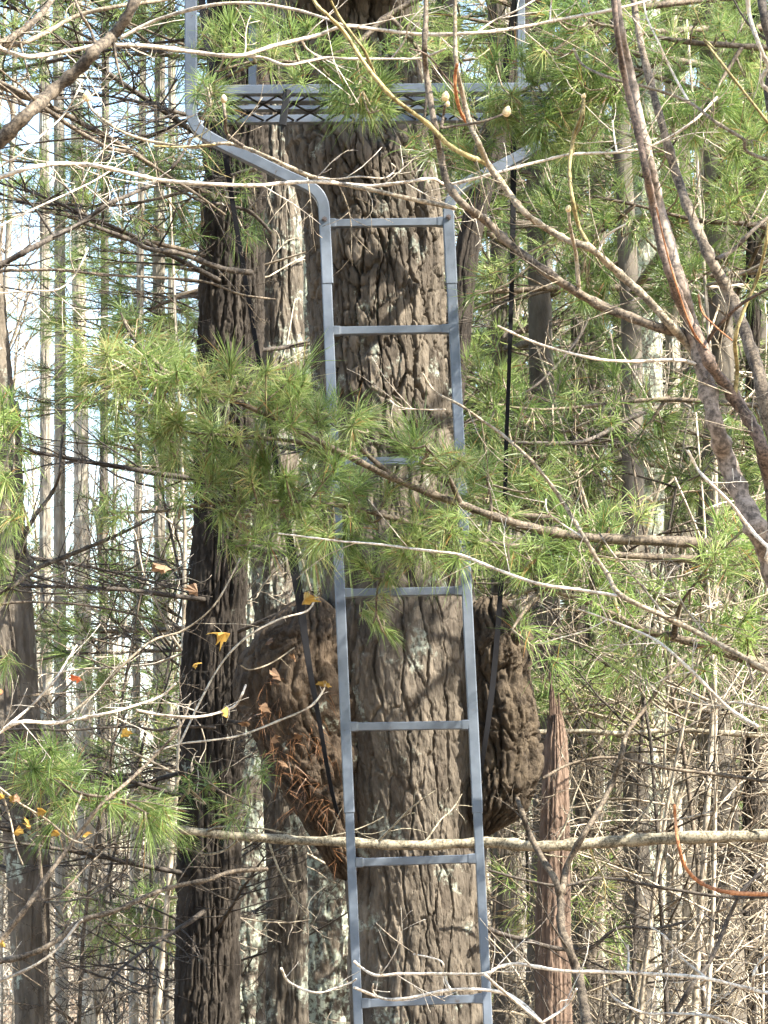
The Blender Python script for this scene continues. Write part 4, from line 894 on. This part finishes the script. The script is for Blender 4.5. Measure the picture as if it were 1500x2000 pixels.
BR('dead_branch', 'grey level dead branch behind the broken snag', [(1040, 1430), (1122, 1428), (1177, 1431), (1236, 1432), (1317, 1425), (1420, 1432), (1540, 1440)], 11.4, 11.6, 9, 11, 't_grey', 10, 0.4, seed=44, level=2)
BR('dead_branch', 'dark sagging dead branch low beside the ladder', [(955, 1815), (972, 1822), (1034, 1839), (1097, 1854), (1155, 1850), (1207, 1813), (1280, 1813), (1340, 1800)], 9.9, 10.4, 11, 5, 't_dark', 10, 0.35, seed=45, level=2)
BR('dead_branch', 'dark straight stem slanting up past the smooth pale trunk', [(1270, 2080), (1309, 1997), (1353, 1923), (1390, 1872), (1419, 1802), (1450, 1740), (1490, 1700)], 7.6, 7.8, 10, 7, 't_dark', 6, 0.25, seed=46, level=2)
BR('dead_branch', 'fine dark branch tangle under the long weathered limb', [(955, 1700), (1030, 1720), (1100, 1730), (1180, 1715), (1300, 1735), (1420, 1752), (1540, 1750)], 9.8, 10.2, 5, 7, 't_dark', 14, 0.35, seed=47, level=2)
BR('dead_branch', 'curved dark branch above the long weathered limb by the knobbly burl', [(1060, 1520), (1120, 1490), (1200, 1480), (1300, 1500), (1420, 1515), (1540, 1530)], 9.9, 10.2, 5, 8, 't_brown', 14, 0.35, seed=48, level=2)
BR('bare_branch', 'pale slanting twig below the level pine limb', [(1480, 1420), (1420, 1380), (1340, 1300), (1280, 1250), (1200, 1215), (1130, 1190)], 6.4, 6.6, 8, 3, 't_pale', 9, 0.2, extra=[([(1500, 1385), (1440, 1372), (1400, 1378)], 6, 4)], seed=49)

# ================================================================== NEAR PINE BOUGHS (traced limbs, tufts placed from the photograph)
def pine_bough(label, limb, Y0, Y1, w0, w1, tufts, extra=(), L=0.112, n=85, seed=0, jitter=0.22, wn=0.0022, tm=0.6):
    """limb: traced from its thick end; every tuft is joined to the limb by its own shoot"""
    rn = random.Random(seed+50); nr = np.random.RandomState(seed+50)
    off = at(limb[0][0], limb[0][1], Y0); t_ = thing('pine_bough', label, 'pine bough', off)
    mb, P, R = limb_mesh(limb, Y0, Y1, w0, w1, off, ends='bough'); lm = obj('limb', mb.mesh('limb'), M['t_brown'], t_)
    hubs = [(p, i) for i, p in enumerate(P)]
    for e in extra:
        Ya = min(P, key=lambda q: (q-at(e[0][0], e[0][1], q.y)).length).y
        mb, P2, R2 = limb_mesh(e, Ya, Ya+rn.uniform(-0.3, 0.2), w0*0.45, 3.0, off, 6); obj('limb', mb.mesh('limb'), M['t_brown'], t_); hubs += [(p, 0) for p in P2]
    nd = Needles(); tw = MB()
    for tf in tufts:
        x, y = tf[0], tf[1]; k = tf[2] if len(tf) > 2 else rn.uniform(0.6, 1.2)
        hb = sorted(hubs, key=lambda h: (h[0]-at(x, y, h[0].y)).length)[min(len(hubs)-1, rn.randint(0, 3))][0]
        Yt = hb.y+rn.uniform(-jitter, jitter)*1.2; p = at(x, y, Yt)
        d = (p-hb); d = d.normalized() if d.length > 1e-3 else Vector((0, -0.5, 0.5))
        d = (d*0.8+Vector((rn.uniform(-0.35, 0.35), -0.45, rn.uniform(-0.1, 0.35)))).normalized()
        m1 = hb.lerp(p, 0.55)+Vector((rn.uniform(-0.03, 0.03), rn.uniform(-0.03, 0.03), -0.02-0.1*rn.random()*(p-hb).length))
        tw.tube(smooth_path([hb, m1, p-d*0.03, p], 3), [0.0035-0.0016*i/9 for i in range(10)], 4, off)
        tmk = float(np.clip(nr.normal(tm, 0.12), 0.2, 0.85))
        nd.tuft(p-off, d, L*k*rn.uniform(0.8, 1.2), int(n*rn.uniform(0.4, 1.3)), rn.uniform(0.4, 0.9), rn.uniform(0.05, 0.11), wn, tmk, nr)
        for q in range(rn.randint(1, 2)):            # smaller side tufts along the shoot
            f = rn.uniform(0.45, 0.9); pq = hb.lerp(p, f)+Vector((rn.uniform(-0.05, 0.05), rn.uniform(-0.05, 0.05), rn.uniform(-0.01, 0.06)))
            tw.tube([m1.lerp(p, 0.2), pq], [0.002, 0.0015], 3, off)
            nd.tuft(pq-off, d+Vector((rn.uniform(-.6, .6), -0.2, rn.uniform(-.3, .6))), L*k*0.85, int(n*0.5), 0.65, 0.08, wn, tmk, nr)
    sh = obj('shoots', tw.mesh('shoots'), M['t_tan'], t_); sh['kind'] = 'stuff'
    ne = obj('needles', nd.mesh('needles'), M['needle'], t_); ne['kind'] = 'stuff'
    return t_
rn = random.Random(99)
def fill(n, x0, x1, y0, y1, cond=None):
    out = []
    while len(out) < n:
        x = rn.uniform(x0, x1); y = rn.uniform(y0, y1)
        if cond is None or cond(x, y): out.append((x, y))
    return out
pine_bough('big bright pine bough stretched across the middle of the ladder', [(1640, 1075), (1460, 1066), (1300, 1057), (1180, 1052), (1100, 1043), (1000, 1020), (900, 985), (780, 940), (660, 880), (540, 820), (430, 770), (330, 735), (250, 700)], 8.9, 8.0, 26, 5,
   [(820, 880, 1.35), (835, 900, 1.3), (800, 860, 1.2), (770, 850, 1.1), (690, 830, 1.0), (720, 810, .9), (540, 800, 1.2), (575, 825, 1.2), (600, 840, 1.1), (500, 780), (620, 800), (205, 690, 1.2), (240, 640, 1.2), (180, 740, 1.1), (225, 760), (270, 720), (300, 745, 1.1), (340, 730, 1.1), (395, 735, 1.1), (420, 725), (450, 770), (150, 690, .9), (235, 600, .8), (300, 840), (350, 860), (330, 900), (290, 790), (400, 830), (460, 850), (510, 880), (650, 870), (900, 900, .8), (560, 740, .9), (480, 735)]
   + fill(26, 150, 640, 660, 900, lambda x, y: y > 640+(x-150)*0.12), extra=[[(780, 940), (700, 870), (690, 820)], [(660, 880), (560, 860), (430, 850), (300, 840)], [(900, 985), (870, 920), (830, 870)], [(330, 735), (260, 660), (235, 610)]], n=88, seed=1, wn=0.0021, tm=0.68)
pine_bough('lower pine bough hanging below the bright one over the ladder', [(1640, 1110), (1300, 1090), (1100, 1075), (950, 1060), (800, 1020), (650, 985), (520, 980), (400, 985), (330, 1000)], 8.9, 8.2, 18, 4,
   [(430, 1005), (455, 1020), (520, 1010, 1.1), (560, 1020), (590, 990), (620, 1060, .8), (700, 1000), (740, 1060, 1.0), (790, 1090, 1.0), (820, 1050), (870, 1010, 1.2), (900, 1030, 1.1), (930, 1060, 1.1), (990, 1080, 1.1), (1050, 1090, 1.1), (1090, 1070), (760, 1130, .8), (850, 1110, .9), (680, 1010), (500, 940), (560, 930), (640, 930), (700, 930), (760, 960), (950, 920, .9), (960, 990), (1010, 1000), (1020, 1120, .9), (1090, 1130), (730, 1200, .6), (760, 1235, .6), (350, 975, .8), (200, 1000, .8), (230, 1010, .8), (640, 1050, .7)]
   + fill(34, 380, 1120, 880, 1110), extra=[[(800, 1020), (780, 1070), (740, 1140), (735, 1200)], [(400, 985), (300, 1000), (210, 1000)], [(950, 1060), (960, 990), (950, 930)]], n=82, seed=2, tm=0.64, wn=0.0020)
pine_bough('pine bough drooping over the platform of the stand', [(1500, -200), (1200, -110), (1000, -60), (860, -20), (760, 30), (690, 90), (600, 120), (500, 120), (420, 140)], 8.7, 8.6, 22, 4,
   [(405, 165, 1.1), (430, 180, 1.1), (385, 185), (480, 90, 1.1), (450, 45, 1.1), (500, 40), (560, 55, 1.1), (530, 100), (600, 50), (640, 150, 1.1), (670, 165, 1.2), (690, 195, 1.3), (660, 200, 1.1), (715, 205, 1.3), (700, 175, 1.2), (735, 180, 1.1), (760, 215, 1.0), (425, 205, 1.0), (690, 120), (640, 100), (720, 220, .9), (760, 150), (780, 100), (820, 60), (860, 90), (810, 280, 1.0), (840, 300, .9), (420, 60), (580, 135)]
   + fill(5, 400, 860, 10, 190), extra=[[(690, 90), (700, 140), (710, 190)], [(500, 120), (440, 150), (400, 170)], [(760, 30), (830, 120), (830, 220), (820, 280)]], n=80, seed=3, tm=0.6)
pine_bough('hanging pine spray by the dark side arm', [(1300, 60), (1180, 110), (1080, 150), (1000, 190), (950, 240), (925, 290)], 8.8, 8.7, 14, 4,
   [(925, 315, 1.2), (940, 340, 1.1), (950, 290), (900, 290), (1000, 180), (1040, 150), (1080, 190), (1110, 170, 1.1), (1130, 200), (1060, 230), (1020, 110), (970, 100), (960, 160), (1100, 110), (1160, 150), (1010, 250), (1070, 270, 1.1), (1100, 250, 1.2), (1125, 280, 1.2), (1140, 240, 1.2), (1150, 300), (890, 190, .9), (850, 180, .9), (960, 200), (1090, 300)] + fill(14, 930, 1200, 60, 290), n=80, seed=4, tm=0.6)
pine_bough('dense pine bough filling the corner behind the young tree', [(1750, 120), (1600, 100), (1450, 90), (1330, 80), (1230, 60), (1150, 40)], 8.6, 8.3, 20, 5,
   fill(60, 1050, 1520, -10, 330), extra=[[(1450, 90), (1400, 170), (1340, 250), (1300, 300)], [(1330, 80), (1260, 140), (1180, 180)], [(1600, 100), (1520, 220), (1460, 280)]], n=75, seed=5, tm=0.62)
pine_bough('pine bough sagging behind the pinkish young tree', [(1750, 520), (1600, 470), (1480, 440), (1360, 430), (1240, 400), (1140, 380)], 9.4, 9.2, 18, 4,
   fill(46, 1040, 1520, 300, 620, lambda x, y: x > 1120 or y < 480) + [(1110, 380, 1.1), (1150, 400), (930, 540, .8), (915, 580, .8)], extra=[[(1480, 440), (1400, 520), (1330, 560)], [(1240, 400), (1160, 460), (1100, 440)]], n=62, seed=6, tm=0.5)
pine_bough('pine bough spread low below the level pine limb', [(1750, 1420), (1600, 1350), (1500, 1304), (1380, 1262), (1316, 1245), (1244, 1224), (1156, 1180), (1060, 1150), (990, 1170)], 8.8, 8.7, 30, 6,
   [(1010, 1215, .8), (1400, 1080, 1.2), (1420, 1110, 1.1), (1430, 1200), (1460, 1240), (1180, 1010, 1.0), (1200, 1030)] + fill(36, 1060, 1520, 990, 1320), extra=[[(1316, 1245), (1330, 1180), (1390, 1100)], [(1156, 1180), (1160, 1100), (1190, 1030)], [(1060, 1150), (1020, 1200), (1000, 1230)]], n=62, seed=7, tm=0.52)
pine_bough('pine bough behind the long diagonal twig', [(1750, 820), (1600, 800), (1450, 790), (1300, 780), (1180, 790), (1060, 800), (960, 790)], 10.2, 10.0, 16, 4,
   fill(52, 930, 1520, 690, 960), extra=[[(1300, 780), (1240, 860), (1160, 900)], [(1450, 790), (1400, 880), (1370, 930)]], n=60, seed=8, tm=0.5)
pine_bough('small pine spray beside the golden maple leaves', [(-150, 1440), (-60, 1450), (0, 1470), (50, 1490), (100, 1520), (160, 1550), (230, 1560), (290, 1590)], 7.6, 7.9, 12, 4,
   [(65, 1500, 1.2), (80, 1520, 1.2), (50, 1530, 1.1), (100, 1500, 1.1), (95, 1460, .9), (190, 1560, 1.1), (215, 1570, 1.1), (170, 1545), (240, 1585), (290, 1610, .9), (310, 1590, .9), (120, 1600), (90, 1620, .9), (150, 1490, .8)], n=80, seed=9, tm=0.6)
pine_bough('scattered pine tips on the dark furrowed trunk', [(300, 1600), (340, 1580), (370, 1540), (400, 1520), (430, 1545), (500, 1580)], 9.6, 9.4, 5, 3,
   [(365, 1522, .8), (412, 1530, 1.0), (395, 1560, .7), (362, 1645, .8), (345, 1640, .6), (455, 1600, 1.0), (440, 1605, .8), (520, 1500, .7)], n=45, seed=10, tm=0.5)
pine_bough('pine spray against the leaning mottled trunk', [(-200, 900), (-100, 880), (-40, 850), (0, 830), (30, 850)], 8.0, 8.0, 12, 4,
   [(5, 850, 1.1), (-10, 900), (10, 940), (-5, 800), (20, 1020, .9), (0, 1100, .9), (10, 1300, .8), (5, 780)], n=80, seed=11, tm=0.55)
pine_bough('soft green pine bough low among the far trunks', [(-160, 1700), (-40, 1690), (80, 1720), (200, 1760), (300, 1780)], 13.5, 13.0, 14, 5, fill(26, 120, 345, 1300, 1560) + fill(26, 120, 345, 1740, 1860), extra=[[(200, 1760), (240, 1600), (280, 1450), (290, 1350)]], n=42, seed=12, tm=0.62, wn=0.0026)
pine_bough('soft green pine bough low beyond the broken snag', [(1700, 1350), (1550, 1380), (1400, 1390), (1250, 1370), (1140, 1380)], 13.0, 12.5, 14, 5, fill(40, 1100, 1500, 1270, 1440) + fill(22, 960, 1220, 1650, 1900), extra=[[(1250, 1370), (1200, 1500), (1150, 1640), (1080, 1780)]], n=42, seed=13, tm=0.62, wn=0.0026)
pine_bough('thin pine bough in front of the sky gap', [(500, 330), (430, 350), (340, 380), (240, 400), (140, 400), (60, 380)], 11.0, 11.4, 9, 4, fill(36, 40, 520, 290, 470), n=38, seed=14, tm=0.42, wn=0.0022)

# ================================================================== DEBRIS ON THE BURLS
nd = Needles()
for k in range(90):
    x = rng.uniform(500, 660); y = rng.uniform(1330, 1690)
    if x < 480+(y-1330)*0.36: continue
    nd.tuft(at(x, y, 9.80+rng.uniform(-0.01, 0.05)), Vector((rng.uniform(-0.5, 0.5), -0.25, -1)), 0.08, 4, 0.9, 0.03, 0.0016, 0.45, NR)
o = obj('needle_litter', nd.mesh('litter', tuple(at(580, 1500, 9.8))), M['needle_dead'], None, at(580, 1500, 9.8)); tag(o, 'rusty dead needles lodged on the leaf-caked burl', 'needles', kind='stuff')
for k, (x, y, w_) in enumerate([(545, 1330, 30), (505, 1385, 28), (575, 1290, 26), (480, 1420, 24), (560, 1500, 26), (530, 1450, 24), (590, 1440, 26), (520, 1260, 22)]):
    l = leaf(None, Vector((0, 0, 0)), x, y, 9.79, w_, 'leaf_brown', k+70); l.name = 'dead_leaf'
    tag(l, 'dry brown leaf stuck on the leaf-caked burl', 'leaf', 'dead leaves on the burl')
